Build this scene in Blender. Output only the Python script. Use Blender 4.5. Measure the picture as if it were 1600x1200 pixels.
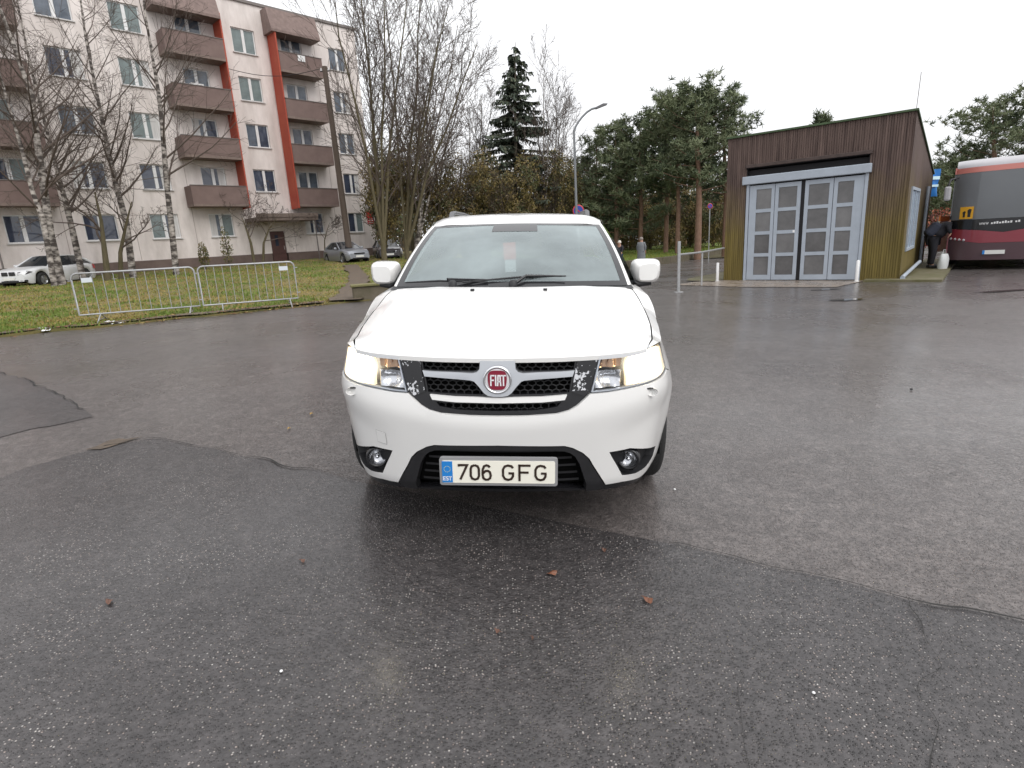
import bpy, bmesh, math, random
from math import sin, cos, tan, pi, radians, sqrt, atan2
from mathutils import Vector, Matrix, noise
from mathutils.geometry import delaunay_2d_cdt

for o in list(bpy.data.objects):
    bpy.data.objects.remove(o)
SC = bpy.context.scene
COL = SC.collection

# ------------------------------------------------------------------ camera
FPX, PITCH, ROLLC, CAMH = 890.0, radians(14.1), radians(3.3), 1.46
cd = bpy.data.cameras.new('camera')
cd.sensor_width = 36.0
cd.lens = 36.0 * FPX / 1600.0
cd.clip_start = 0.05
cd.clip_end = 3000
cam = bpy.data.objects.new('camera', cd)
COL.objects.link(cam)
_F = Vector((0, cos(PITCH), -sin(PITCH)))
_R0 = Vector((1, 0, 0)); _U0 = Vector((0, sin(PITCH), cos(PITCH)))
CR = cos(ROLLC) * _R0 - sin(ROLLC) * _U0
CU = sin(ROLLC) * _R0 + cos(ROLLC) * _U0
m = Matrix((CR, CU, -_F)).transposed().to_4x4()
m.translation = Vector((0, 0, CAMH))
cam.matrix_world = m
SC.camera = cam

# ------------------------------------------------------------------ world: even overcast
SUN_EL, SUN_AZ = radians(46), radians(137)
w = bpy.data.worlds.new('World'); SC.world = w; w.use_nodes = True
nt = w.node_tree; nt.nodes.clear()
out = nt.nodes.new('ShaderNodeOutputWorld'); bg = nt.nodes.new('ShaderNodeBackground')
sky = nt.nodes.new('ShaderNodeTexSky'); sky.sky_type = 'NISHITA'; sky.sun_disc = False
sky.sun_elevation = SUN_EL; sky.sun_rotation = SUN_AZ; sky.dust_density = 6.0; sky.air_density = 1.5
hsv = nt.nodes.new('ShaderNodeHueSaturation'); hsv.inputs['Saturation'].default_value = 0.12
hsv.inputs['Value'].default_value = 1.0
tc = nt.nodes.new('ShaderNodeTexCoord'); sx = nt.nodes.new('ShaderNodeSeparateXYZ')
cr = nt.nodes.new('ShaderNodeValToRGB')
cr.color_ramp.elements[0].position = 0.0; cr.color_ramp.elements[0].color = (10.4, 10.5, 10.8, 1)
cr.color_ramp.elements[1].position = 0.9; cr.color_ramp.elements[1].color = (14.0, 14.1, 14.4, 1)
mx = nt.nodes.new('ShaderNodeMix'); mx.data_type = 'RGBA'; mx.inputs['Factor'].default_value = 0.88
L = nt.links.new
L(tc.outputs['Generated'], sx.inputs[0]); L(sx.outputs['Z'], cr.inputs[0])
L(sky.outputs[0], hsv.inputs['Color']); L(hsv.outputs[0], mx.inputs['A']); L(cr.outputs[0], mx.inputs['B'])
L(mx.outputs['Result'], bg.inputs['Color']); bg.inputs['Strength'].default_value = 0.1
L(bg.outputs[0], out.inputs['Surface'])

sl = bpy.data.lights.new('sun', 'SUN'); sl.energy = 1.4; sl.angle = radians(45); sl.color = (1, 0.97, 0.93)
sun = bpy.data.objects.new('sun', sl); COL.objects.link(sun)
sun.rotation_euler = Vector((sin(SUN_AZ)*cos(SUN_EL), cos(SUN_AZ)*cos(SUN_EL), sin(SUN_EL))).to_track_quat('Z', 'Y').to_euler()
SC.view_settings.view_transform = 'Standard'; SC.view_settings.look = 'None'
SC.view_settings.gamma = 1.0; SC.view_settings.exposure = 0.18
SC.view_settings.use_curve_mapping = False
SC.cycles.max_bounces = 6; SC.cycles.transparent_max_bounces = 12
SC.cycles.caustics_reflective = False; SC.cycles.caustics_refractive = False

# ------------------------------------------------------------------ pixel helpers (a pixel is only a direction)
def ray(px, py):
    return _F + (px-800)/FPX*CR - (py-600)/FPX*CU
def at(px, py, Y):
    d = ray(px, py); return Vector((0, 0, CAMH)) + d*(Y/d.y)
def sm(v, a, b):
    t = max(0.0, min(1.0, (v-a)/(b-a))); return t*t*(3-2*t)
EDGE = [(-30, -2.0), (-14, 8.4), (-9.9, 11.12), (-8.54, 11.79), (-6.84, 12.95), (-5.09, 14.15), (-3.95, 14.94)]
def gz(x, y):
    z = -0.2*math.tanh(0.225*x)
    s = (x+9.9)*-0.535 + (y-11.12)*0.845
    z += (0.45*sm(s, 1.0, 20) + .30*sm(s, 20, 27))*sm(-x, -4, 2.5)
    z -= 0.36*sm(y, 20, 37)*sm(x, -1, 5)
    z += max(-.05, min(.08, (y-2.5)*.02))*(1-sm(y, 7, 14))*(1-sm(abs(x), 3, 9))
    return z
def ground(px, py, dz=0.0):
    d = ray(px, py); z = 0.0
    t = 10
    for i in range(60):
        t = min((z-CAMH)/d.z, 400) if d.z < -1e-4 else 400
        p = Vector((0, 0, CAMH)) + d*t
        z = 0.5*z + 0.5*gz(p.x, p.y)
    return Vector((p.x, p.y, gz(p.x, p.y)+dz))

# ------------------------------------------------------------------ materials
def mat(name, col, rough=0.6, metal=0.0, spec=0.5, var=0.0, vscale=5.0, bump=0.0, bscale=40.0, col2=None, coat=0.0,
        emit=None, estr=0.0, alpha=1.0, stretch=None, rvar=0.0):
    mt = bpy.data.materials.new(name); mt.use_nodes = True
    n = mt.node_tree.nodes; l = mt.node_tree.links
    b = n['Principled BSDF']
    b.inputs['Base Color'].default_value = (*col, 1); b.inputs['Roughness'].default_value = rough
    b.inputs['Metallic'].default_value = metal; b.inputs['Specular IOR Level'].default_value = spec
    b.inputs['Coat Weight'].default_value = coat; b.inputs['Coat Roughness'].default_value = 0.04
    if emit:
        b.inputs['Emission Color'].default_value = (*emit, 1); b.inputs['Emission Strength'].default_value = estr
    if alpha < 1: b.inputs['Alpha'].default_value = alpha
    if var or bump or rvar or col2:
        t = n.new('ShaderNodeTexCoord'); src = t.outputs['Object']
        if stretch:
            mp = n.new('ShaderNodeMapping'); mp.inputs['Scale'].default_value = stretch
            l.new(src, mp.inputs[0]); src = mp.outputs[0]
        nz = n.new('ShaderNodeTexNoise'); nz.inputs['Scale'].default_value = vscale; nz.inputs['Detail'].default_value = 6
        nz.inputs['Roughness'].default_value = 0.65
        l.new(src, nz.inputs['Vector'])
        r = n.new('ShaderNodeValToRGB'); r.color_ramp.elements[0].position = 0.3; r.color_ramp.elements[1].position = 0.7
        c2 = col2 if col2 else tuple(min(1, c*(1+var)) for c in col)
        c1 = col if col2 else tuple(c*(1-var) for c in col)
        r.color_ramp.elements[0].color = (*c1, 1); r.color_ramp.elements[1].color = (*c2, 1)
        l.new(nz.outputs['Fac'], r.inputs[0])
        if var or col2: l.new(r.outputs[0], b.inputs['Base Color'])
        if rvar:
            mr = n.new('ShaderNodeMapRange'); mr.inputs[1].default_value = 0.3; mr.inputs[2].default_value = 0.7
            mr.inputs[3].default_value = max(0.02, rough-rvar); mr.inputs[4].default_value = min(1, rough+rvar)
            l.new(nz.outputs['Fac'], mr.inputs[0]); l.new(mr.outputs[0], b.inputs['Roughness'])
        if bump:
            nb = n.new('ShaderNodeTexNoise'); nb.inputs['Scale'].default_value = bscale; nb.inputs['Detail'].default_value = 4
            l.new(src, nb.inputs['Vector'])
            bp = n.new('ShaderNodeBump'); bp.inputs['Strength'].default_value = bump; bp.inputs['Distance'].default_value = 0.02
            l.new(nb.outputs['Fac'], bp.inputs['Height']); l.new(bp.outputs[0], b.inputs['Normal'])
    return mt

def glass_mat(name, tint, haze=0.0, hazecol=(.6, .63, .65), rough=0.02, ior=1.5, gloss=1.0, hvar=.3):
    mt = bpy.data.materials.new(name); mt.use_nodes = True
    n = mt.node_tree.nodes; l = mt.node_tree.links; n.clear()
    o = n.new('ShaderNodeOutputMaterial'); tr = n.new('ShaderNodeBsdfTransparent'); tr.inputs[0].default_value = (*tint, 1)
    gl = n.new('ShaderNodeBsdfGlossy'); gl.inputs['Roughness'].default_value = rough
    gl.inputs['Color'].default_value = (.93*gloss, .98*gloss, gloss, 1)
    fr = n.new('ShaderNodeFresnel'); ge = n.new('ShaderNodeNewGeometry'); ir = n.new('ShaderNodeMapRange'); ir.inputs[3].default_value = ior; ir.inputs[4].default_value = 1/ior
    l.new(ge.outputs['Backfacing'], ir.inputs[0]); l.new(ir.outputs[0], fr.inputs[0])   # a thin pane looks alike from both sides
    m1 = n.new('ShaderNodeMixShader'); l.new(fr.outputs[0], m1.inputs[0]); l.new(tr.outputs[0], m1.inputs[1]); l.new(gl.outputs[0], m1.inputs[2])
    res = m1
    if haze:
        df = n.new('ShaderNodeBsdfDiffuse'); df.inputs[0].default_value = (*hazecol, 1)
        t = n.new('ShaderNodeTexCoord'); nz = n.new('ShaderNodeTexNoise'); nz.inputs['Scale'].default_value = 2.2; nz.inputs['Detail'].default_value = 5
        l.new(t.outputs['Object'], nz.inputs['Vector'])
        mr = n.new('ShaderNodeMapRange'); mr.inputs[1].default_value = 0.3; mr.inputs[2].default_value = 0.7
        mr.inputs[3].default_value = haze*(1-hvar); mr.inputs[4].default_value = haze*(1+hvar)
        l.new(nz.outputs['Fac'], mr.inputs[0])
        m2 = n.new('ShaderNodeMixShader'); l.new(mr.outputs[0], m2.inputs[0]); l.new(m1.outputs[0], m2.inputs[1]); l.new(df.outputs[0], m2.inputs[2])
        res = m2
    l.new(res.outputs[0], o.inputs[0])
    return mt

def asphalt_mat(name, c1, c2, speck, rlo, rhi, seed=0.0, speckn=0.62):
    mt = bpy.data.materials.new(name); mt.use_nodes = True
    n = mt.node_tree.nodes; l = mt.node_tree.links; b = n['Principled BSDF']
    t = n.new('ShaderNodeTexCoord'); mp = n.new('ShaderNodeMapping'); mp.inputs['Location'].default_value = (seed, seed*2, 0)
    l.new(t.outputs['Object'], mp.inputs[0]); src = mp.outputs[0]
    def N(scale, detail=4, rough=.6):
        q = n.new('ShaderNodeTexNoise'); q.inputs['Scale'].default_value = scale; q.inputs['Detail'].default_value = detail
        q.inputs['Roughness'].default_value = rough; l.new(src, q.inputs['Vector']); return q.outputs['Fac']
    def MR(v, a, bb, c, d):
        q = n.new('ShaderNodeMapRange'); q.inputs[1].default_value = a; q.inputs[2].default_value = bb
        q.inputs[3].default_value = c; q.inputs[4].default_value = d; l.new(v, q.inputs[0]); return q.outputs[0]
    def MIX(f, a, bb, mode='MIX'):
        q = n.new('ShaderNodeMix'); q.data_type = 'RGBA'; q.blend_type = mode
        for s, v in (('Factor', f), ('A', a), ('B', bb)):
            if isinstance(v, (tuple, float)): q.inputs[s].default_value = v if isinstance(v, float) else (*v, 1)
            else: l.new(v, q.inputs[s])
        return q.outputs['Result']
    base = MIX(MR(N(0.55, 6), .35, .65, 0, 1), c1, c2)
    base = MIX(MR(N(38, 3), .3, .7, 0, 1), base, tuple(c*0.55 for c in c1))
    base = MIX(MR(N(7.0, 4, .7), .45, .75, 0, .35), base, tuple(c*1.5 for c in c2))
    base = MIX(MR(N(19, 4, .75), .35, .68, 0, .55), base, tuple(c*.5 for c in c1))
    base = MIX(MR(N(13, 4, .75), .50, .72, 0, .35), base, tuple(min(1, c*1.7) for c in c2))
    # light and dark aggregate grains
    vo = n.new('ShaderNodeTexVoronoi'); vo.inputs['Scale'].default_value = 88; l.new(src, vo.inputs['Vector'])
    sp = n.new('ShaderNodeSeparateColor'); l.new(vo.outputs['Color'], sp.inputs[0])
    sel0 = MR(sp.outputs[0], speckn, speckn+.3, 0, 1)
    q = n.new('ShaderNodeMath'); q.operation = 'MULTIPLY'; l.new(sel0, q.inputs[0]); l.new(MR(N(2.6, 5, .7), .35, .68, .12, 1.25), q.inputs[1]); sel = q.outputs[0]
    dd = MR(vo.outputs['Distance'], .18, .42, 1, 0)
    mu = n.new('ShaderNodeMath'); mu.operation = 'MULTIPLY'; l.new(sel, mu.inputs[0]); l.new(dd, mu.inputs[1])
    gr = MIX(sp.outputs[1], speck, (speck[0]*.75, speck[1]*.62, speck[2]*.58))
    base = MIX(mu.outputs[0], base, gr)
    l.new(base, b.inputs['Base Color'])
    l.new(MR(N(0.35, 7, .65), .38, .62, rlo, rhi), b.inputs['Roughness'])
    b.inputs['Specular IOR Level'].default_value = 0.5
    b.inputs['Coat IOR'].default_value = 1.33; b.inputs['Coat Roughness'].default_value = .22
    l.new(MR(N(0.22, 6, .6), .40, .62, .12, .70), b.inputs['Coat Weight'])
    bp = n.new('ShaderNodeBump'); bp.inputs['Strength'].default_value = 0.8; bp.inputs['Distance'].default_value = 0.010
    ad = n.new('ShaderNodeMath'); ad.operation = 'ADD'; l.new(N(60, 3), ad.inputs[0]); l.new(dd, ad.inputs[1])
    l.new(ad.outputs[0], bp.inputs['Height']); l.new(bp.outputs[0], b.inputs['Normal'])
    return mt

# ------------------------------------------------------------------ mesh builder
class MB:
    def __init__(s): s.v = []; s.f = []; s.m = []; s.sm = []
    def add(s, vs, fs, mi=0, smooth=False):
        k = len(s.v); s.v += [tuple(v) for v in vs]; s.f += [tuple(i+k for i in f) for f in fs]
        s.m += [mi]*len(fs); s.sm += [smooth]*len(fs); return s
    def box(s, c, d, mi=0, M=None):
        x, y, z = d[0]/2, d[1]/2, d[2]/2
        vs = [Vector((sx*x+c[0], sy*y+c[1], sz*z+c[2])) for sz in (-1, 1) for sy in (-1, 1) for sx in (-1, 1)]
        if M is not None: vs = [M @ v for v in vs]
        return s.add(vs, [(0, 2, 3, 1), (4, 5, 7, 6), (0, 1, 5, 4), (2, 6, 7, 3), (0, 4, 6, 2), (1, 3, 7, 5)], mi)
    def b2(s, a, b, mi=0):
        return s.box(((a[0]+b[0])/2, (a[1]+b[1])/2, (a[2]+b[2])/2), (abs(b[0]-a[0]), abs(b[1]-a[1]), abs(b[2]-a[2])), mi)
    def tube(s, pts, rad, n=6, mi=0, cap=True):
        pts = [Vector(p) for p in pts]
        if not hasattr(rad, '__len__'): rad = [rad]*len(pts)
        k = len(pts); vs = []; prev = None
        for i, p in enumerate(pts):
            t = (pts[min(i+1, k-1)] - pts[max(i-1, 0)])
            if t.length < 1e-9: t = Vector((0, 0, 1))
            t.normalize()
            if prev is None:
                a = Vector((0, 0, 1)) if abs(t.z) < .9 else Vector((1, 0, 0)); u = t.cross(a).normalized()
            else:
                u = prev - t*prev.dot(t)
                u = u.normalized() if u.length > 1e-6 else t.orthogonal().normalized()
            prev = u; vv = t.cross(u)
            vs += [p + (u*cos(2*pi*j/n) + vv*sin(2*pi*j/n))*rad[i] for j in range(n)]
        fs = [(i*n+j, i*n+(j+1) % n, (i+1)*n+(j+1) % n, (i+1)*n+j) for i in range(k-1) for j in range(n)]
        s.add(vs, fs, mi, True)
        if cap and n > 2: s.add([vs[j] for j in range(n)], [tuple(range(n))[::-1]], mi); s.add([vs[(k-1)*n+j] for j in range(n)], [tuple(range(n))], mi)
        return s
    def lathe(s, prof, n=24, mi=0, M=None):   # profile (r, h) about local z
        vs = [Vector((r*cos(2*pi*j/n), r*sin(2*pi*j/n), h)) for r, h in prof for j in range(n)]
        if M is not None: vs = [M @ v for v in vs]
        return s.add(vs, [(i*n+j, i*n+(j+1) % n, (i+1)*n+(j+1) % n, (i+1)*n+j) for i in range(len(prof)-1) for j in range(n)], mi, True)
    def prism(s, poly, fn, h0, h1, mi=0):  # 2d polygon extruded; fn(u, v, h) -> 3d
        n = len(poly); vs = [fn(u, v, h0) for u, v in poly] + [fn(u, v, h1) for u, v in poly]
        return s.add(vs, [tuple(range(n))[::-1], tuple(range(n, 2*n))] + [(i, (i+1) % n, n+(i+1) % n, n+i) for i in range(n)], mi)
    def grid(s, P, mi=0, smooth=True):      # P[i][j]
        a = len(P); b = len(P[0])
        return s.add([p for row in P for p in row], [(i*b+j, i*b+j+1, (i+1)*b+j+1, (i+1)*b+j) for i in range(a-1) for j in range(b-1)], mi, smooth)
    def mesh(s, name, mats):
        me = bpy.data.meshes.new(name); me.from_pydata(s.v, [], s.f)
        if not isinstance(mats, (list, tuple)): mats = [mats]
        for q in mats: me.materials.append(q)
        me.polygons.foreach_set('material_index', s.m); me.polygons.foreach_set('use_smooth', s.sm); me.update()
        return me
    def build(s, name, mats, parent=None, fix=False, bevel=0.0):
        me = s.mesh(name, mats)
        if fix:
            bm = bmesh.new(); bm.from_mesh(me); bmesh.ops.recalc_face_normals(bm, faces=bm.faces); bm.to_mesh(me); bm.free()
        return link(name, me, parent, bevel)

def link(name, me, parent=None, bevel=0.0):
    o = bpy.data.objects.new(name, me); COL.objects.link(o)
    if parent is not None: o.parent = parent
    if bevel:
        b = o.modifiers.new('bevel', 'BEVEL'); b.width = bevel; b.segments = 2; b.limit_method = 'ANGLE'; b.angle_limit = radians(40)
        b.harden_normals = False
    return o
def tag(o, label=None, cat=None, group=None, kind=None):
    if label: o['label'] = label
    if cat: o['category'] = cat
    if group: o['group'] = group
    if kind: o['kind'] = kind
    return o
def thing(name, loc, rz=0.0, label=None, cat=None, group=None, rot=None):
    o = bpy.data.objects.new(name, None); COL.objects.link(o); o.location = loc
    o.rotation_euler = rot if rot else (0, 0, rz); o.empty_display_size = 0.2
    return tag(o, label, cat, group)
def copy_tree(o, parent=None):
    c = o.copy(); COL.objects.link(c)
    if parent is not None: c.parent = parent
    for ch in list(o.children): copy_tree(ch, c)
    return c
def resample(poly, sp, closed=True):
    out = []; n = len(poly)
    for i in range(n if closed else n-1):
        a = Vector(poly[i]); b = Vector(poly[(i+1) % n]); k = max(1, int(math.ceil((b-a).length/sp)))
        out += [a + (b-a)*(j/k) for j in range(k)]
    if not closed: out.append(Vector(poly[-1]))
    return out
def pip(x, y, poly):
    c = False; j = len(poly)-1
    for i in range(len(poly)):
        xi, yi = poly[i][0], poly[i][1]; xj, yj = poly[j][0], poly[j][1]
        if (yi > y) != (yj > y) and x < (xj-xi)*(y-yi)/(yj-yi)+xi: c = not c
        j = i
    return c
def tri2d(outer, holes, sp, spb=None):
    """triangulate a 2D region with holes; crisp boundaries, inner grid points"""
    spb = spb or sp
    loops = [resample(outer, spb)] + [resample(h, spb) for h in holes]
    pts = []; edges = []
    for lp in loops:
        k = len(pts); pts += [Vector((p[0], p[1])) for p in lp]; edges += [(k+i, k+(i+1) % len(lp)) for i in range(len(lp))]
    nb = len(pts); cell = {}
    for p in pts: cell.setdefault((int(p.x//sp), int(p.y//sp)), []).append(p)
    x0 = min(p.x for p in pts); x1 = max(p.x for p in pts); y0 = min(p.y for p in pts); y1 = max(p.y for p in pts)
    y = y0 + sp*.5; r = 0
    while y < y1:
        x = x0 + sp*(.5 if r % 2 else .0)
        while x < x1:
            if pip(x, y, loops[0]) and not any(pip(x, y, h) for h in loops[1:]):
                ok = True
                ci, cj = int(x//sp), int(y//sp)
                for a in (-1, 0, 1):
                    for b in (-1, 0, 1):
                        for q in cell.get((ci+a, cj+b), ()):
                            if (q.x-x)**2 + (q.y-y)**2 < (sp*.55)**2: ok = False
                if ok: pts.append(Vector((x, y)))
            x += sp
        y += sp*.87; r += 1
    vo, eo, fo, *_ = delaunay_2d_cdt(pts, edges, [], 0, 1e-6)
    fs = []
    for f in fo:
        cx = sum(vo[i][0] for i in f)/len(f); cy = sum(vo[i][1] for i in f)/len(f)
        if pip(cx, cy, loops[0]) and not any(pip(cx, cy, h) for h in loops[1:]):
            a, b, c = (vo[i] for i in f[:3])
            if (b[0]-a[0])*(c[1]-a[1]) - (b[1]-a[1])*(c[0]-a[0]) < 0: f = f[::-1]
            fs.append(tuple(f))
    cnt = {}
    for f in fs:
        for i in range(len(f)):
            e = (f[i], f[(i+1) % len(f)]); cnt[e] = cnt.get(e, 0) + 1
    border = [e for e in cnt if (e[1], e[0]) not in cnt]
    return [(v[0], v[1]) for v in vo], fs, border
def sheet(outer, holes, sp, fn, flange=None, mb=None, mi=0, spb=None, flip=False):
    """fn(u,v,depth)->3d ; flange = depth of the turned-in edge"""
    mb = mb or MB(); vs, fs, bd = tri2d(outer, holes, sp, spb)
    if flip: fs = [f[::-1] for f in fs]; bd = [e[::-1] for e in bd]
    mb.add([fn(u, v, 0.0) for u, v in vs], fs, mi, True)
    if flange:
        ids = sorted({i for e in bd for i in e}); ix = {q: i for i, q in enumerate(ids)}; n = len(ids)
        P = [fn(*vs[q], 0.0) for q in ids] + [fn(*vs[q], flange) for q in ids]
        mb.add(P, [(ix[a], ix[a]+n, ix[b]+n, ix[b]) for a, b in bd], mi, False)
    return mb
def interp(xs, ys, x):
    if x <= xs[0]: return ys[0]
    for i in range(len(xs)-1):
        if x <= xs[i+1]: return ys[i] + (ys[i+1]-ys[i])*(x-xs[i])/(xs[i+1]-xs[i])
    return ys[-1]
def spl(xs, ys):
    """monotone cubic through points"""
    n = len(xs); d = [(ys[i+1]-ys[i])/(xs[i+1]-xs[i]) for i in range(n-1)]
    t = [d[0]] + [0 if d[i-1]*d[i] <= 0 else 2*d[i-1]*d[i]/(d[i-1]+d[i]) for i in range(1, n-1)] + [d[-1]]
    def g(x):
        if x <= xs[0]: return ys[0]
        if x >= xs[-1]: return ys[-1]
        i = 0
        while x > xs[i+1]: i += 1
        h = xs[i+1]-xs[i]; s = (x-xs[i])/h
        return ys[i]*(1+2*s)*(1-s)**2 + t[i]*h*s*(1-s)**2 + ys[i+1]*s*s*(3-2*s) + t[i+1]*h*s*s*(s-1)
    return g
R = random.Random(7)
# ================================================================== SETTING
M_ASPH = asphalt_mat('old_asphalt', (.108, .094, .090), (.152, .133, .127), (.36, .33, .31), .20, .44, 3.0, .60)
M_ASPHN = asphalt_mat('newer_asphalt', (.049, .044, .045), (.071, .064, .064), (.52, .50, .48), .28, .50, 11.0, .54)
M_ASPHP = asphalt_mat('patch_asphalt', (.055, .050, .051), (.078, .069, .069), (.26, .25, .25), .34, .55, 17.0, .72)
M_CRACK = mat('crack_dark', (.018, .017, .016), .8, var=.4, vscale=20)
M_SEAL = mat('seal_band', (.060, .057, .057), .38, var=.35, vscale=9, bump=.5, bscale=120)
M_SOIL = mat('wet_soil', (.105, .078, .055), .7, var=.5, vscale=6, bump=.8, bscale=30, rvar=.15)
M_LAWN = mat('lawn_soil', (.105, .105, .03), .9, vscale=1.3, col2=(.19, .145, .055), bump=.9, bscale=45)
M_LAWN2 = mat('park_lawn', (.10, .17, .022), .9, vscale=1.1, col2=(.17, .20, .045), bump=.8, bscale=25)
M_WOODFL = mat('wood_floor', (.06, .05, .025), .95, vscale=.6, col2=(.10, .085, .035), bump=.8, bscale=8)
M_CONC = mat('wet_concrete', (.19, .155, .13), .30, vscale=2.2, col2=(.29, .245, .205), bump=.3, bscale=60, rvar=.14)
M_MOSS = mat('mossy_slab', (.085, .085, .022), .75, vscale=2.5, col2=(.17, .145, .10), bump=.6, bscale=35)
M_OLDWALL = mat('old_wall', (.075, .068, .036), .85, vscale=3, col2=(.14, .115, .085), bump=.6, bscale=30)
M_WATER = mat('puddle', (.05, .047, .045), .03, spec=.7)

def axis(near, step, far):
    a = [i*step for i in range(int(near/step)+1)]
    q = near; st = step
    while q < far: st *= 1.35; q += st; a.append(q)
    return [-v for v in a[:0:-1]] + a
gx = axis(34, .5, 700); gy = [y-0 for y in axis(58, .5, 800) if y > -25]
mb = MB(); mb.grid([[(x, y, gz(x, y)) for x in gx] for y in gy])
tag(mb.build('ground', M_ASPH), kind='structure')

def drape(name, poly, m, dz, sp=.5, jag=0.0, fl=None, zf=None, kind='structure'):
    P = [(p[0], p[1]) for p in poly]
    if jag:
        Q = resample(P, jag*3); P = [(p.x + R.uniform(-jag, jag), p.y + R.uniform(-jag, jag)) for p in Q]
    def fn(x, y, d): return (x, y, gz(x, y) + (zf(x, y) if zf else dz) - d)
    mb = sheet(P, [], sp, fn, fl)
    return tag(mb.build(name, m), kind=kind)
def gp(px, py): v = ground(px, py); return (v.x, v.y)

seamL = [(-140, 790), (0, 748), (60, 727), (110, 713), (165, 699), (230, 686), (300, 697), (360, 709), (420, 722), (480, 735), (555, 752)]
seamR = [(1045, 850), (1110, 864), (1180, 880), (1240, 892), (1300, 906), (1370, 925), (1430, 940), (1510, 953), (1600, 972), (1760, 1004)]
wl = [gp(*q) for q in seamL]; wr = [gp(*q) for q in seamR]
patch = wl + wr + [(8, 1.0), (8, -14), (-14, -14), (-14, 0.0)]
def jit(poly, sp, a):
    q = resample([Vector((p[0], p[1])) for p in poly], sp, False)
    return [Vector((p.x + a*noise.noise((p.x*5, p.y*5, 1.7)), p.y + a*noise.noise((p.x*5, p.y*5, 9.1)))) for p in q]
jl = jit(wl, .06, .045); jr = jit(wr, .06, .03)
drape('asphalt_patch', [(p.x, p.y) for p in jl] + [(p.x, p.y) for p in jr] + patch[-4:], M_ASPHN, .004, .35)
pl = [gp(*q) for q in ((-160, 560), (0, 582), (45, 596), (95, 618), (128, 640), (146, 653), (120, 659), (60, 668), (0, 684), (-160, 710))]
jp = jit(pl, .08, .05)
drape('asphalt_patch', [(p.x, p.y) for p in jp], M_ASPHP, .0045, .4)
def strip(name, line, wfn, m, dz):
    mb = MB(); n = len(line); vs = []
    for i, p in enumerate(line):
        t = (line[min(i+1, n-1)]-line[max(i-1, 0)]).normalized(); q = Vector((-t.y, t.x)); ww = wfn(i/(n-1), p)
        for s in (-1, 1):
            c = p + q*s*ww; vs.append((c.x, c.y, gz(c.x, c.y)+dz))
    mb.add(vs, [(2*i, 2*i+2, 2*i+3, 2*i+1) for i in range(n-1)])
    return tag(mb.build(name, m), kind='structure')
def ww(a, b, s=3.0):
    return lambda t, p: max(.0008, a + b*noise.noise((p.x*s, p.y*s, 4.2)) * 1.6)
0 and strip('seal_band', [p + Vector((.03, .075)) for p in jr], lambda t, p: .05+.05*noise.noise((p.x*2, p.y*2, .3)), M_ASPHP, .009)
strip('asphalt_crack', jr, ww(.0040, .005, 4), M_CRACK, .013)
0 and strip('seal_band', [p + Vector((-.01, .07)) for p in jl[int(len(jl)*.42):]], lambda t, p: .04+.05*noise.noise((p.x*2, p.y*2, .3)), M_ASPHP, .009)
strip('asphalt_crack', jl[int(len(jl)*.34):], ww(.004, .006, 3), M_CRACK, .013)
strip('asphalt_crack', jp[:int(len(jp)*.8)], ww(.004, .006, 3), M_CRACK, .013)
c3 = jit([gp(*q) for q in ((1430, 941), (1442, 985), (1464, 1040), (1455, 1100), (1462, 1180), (1450, 1260))], .04, .06)
strip('asphalt_crack', c3, ww(.0008, .002, 6), M_CRACK, .013)
c4 = jit([gp(*q) for q in ((1170, 1060), (1165, 1120), (1172, 1200), (1160, 1300))], .04, .05)
strip('asphalt_crack', c4, ww(.0009, .002, 6), M_CRACK, .013)
# muddy hollow on the old seam
pm = [gp(*q) for q in ((140, 702), (165, 692), (195, 686), (222, 685), (200, 692), (170, 700))]
drape('mud', pm, M_SOIL, .010, .2, jag=.04)

# lawn on the left, rising towards the flats
lawn = EDGE + [(-3.2, 15.6), (-1.6, 20), (-0.6, 30), (-0.6, 62), (-75, 62), (-75, -2)]
def bumpz(x, y):
    return .035 + .03*noise.noise((x*.9, y*.9, 0)) + .02*noise.noise((x*2.3, y*2.3, 5))
lj = []
for p in resample([Vector((p[0], p[1])) for p in EDGE], .25, False):
    lj.append((p.x + .14*noise.noise((p.x*1.7, p.y*1.7, 3)), p.y + .22*noise.noise((p.x*1.7, p.y*1.7, 8))))
drape('lawn', lj + lawn[len(EDGE):], M_LAWN, .03, .8, fl=.06, zf=bumpz)
# trodden earth strip along the asphalt edge and a foot path
es = [Vector(p) for p in lj if -22 < p[0] < -4.4]
strip('soil_edge', [p + Vector((-.10, .18)) for p in es], lambda t, p: .20+.16*noise.noise((p.x*.8, p.y*.8, 2)), M_SOIL, .075)
fp = [ground(*q) for q in ((545, 473), (551, 455), (562, 441), (556, 428), (548, 416))]
fpl = jit([(p.x, p.y) for p in fp], .3, .15)
strip('foot_path', fpl, lambda t, p: .42-.1*t+.12*noise.noise((p.x, p.y, 3)), M_SOIL, .085)
# wood floor and park lawn to the right
drape('wood_floor', [(-0.5, 41), (60, 41), (110, 75), (110, 150), (-60, 150), (-60, 62), (-.5, 62)], M_WOODFL, .05, 4.0)
wa = [ground(*q) for q in ((968, 421), (1059, 409.5), (1109, 400.5), (1150, 394))]
park = [(p.x, p.y+.16) for p in wa] + [(40, 50), (60, 62), (-2, 62), (-1, wa[0].y+3), (wa[0].x-3, wa[0].y)]
drape('park_lawn', park, M_LAWN2, .36, 1.5, fl=.7, zf=lambda x, y: .36+.05*noise.noise((x*.5, y*.5, 1))+.012*max(0, y-38))

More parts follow.
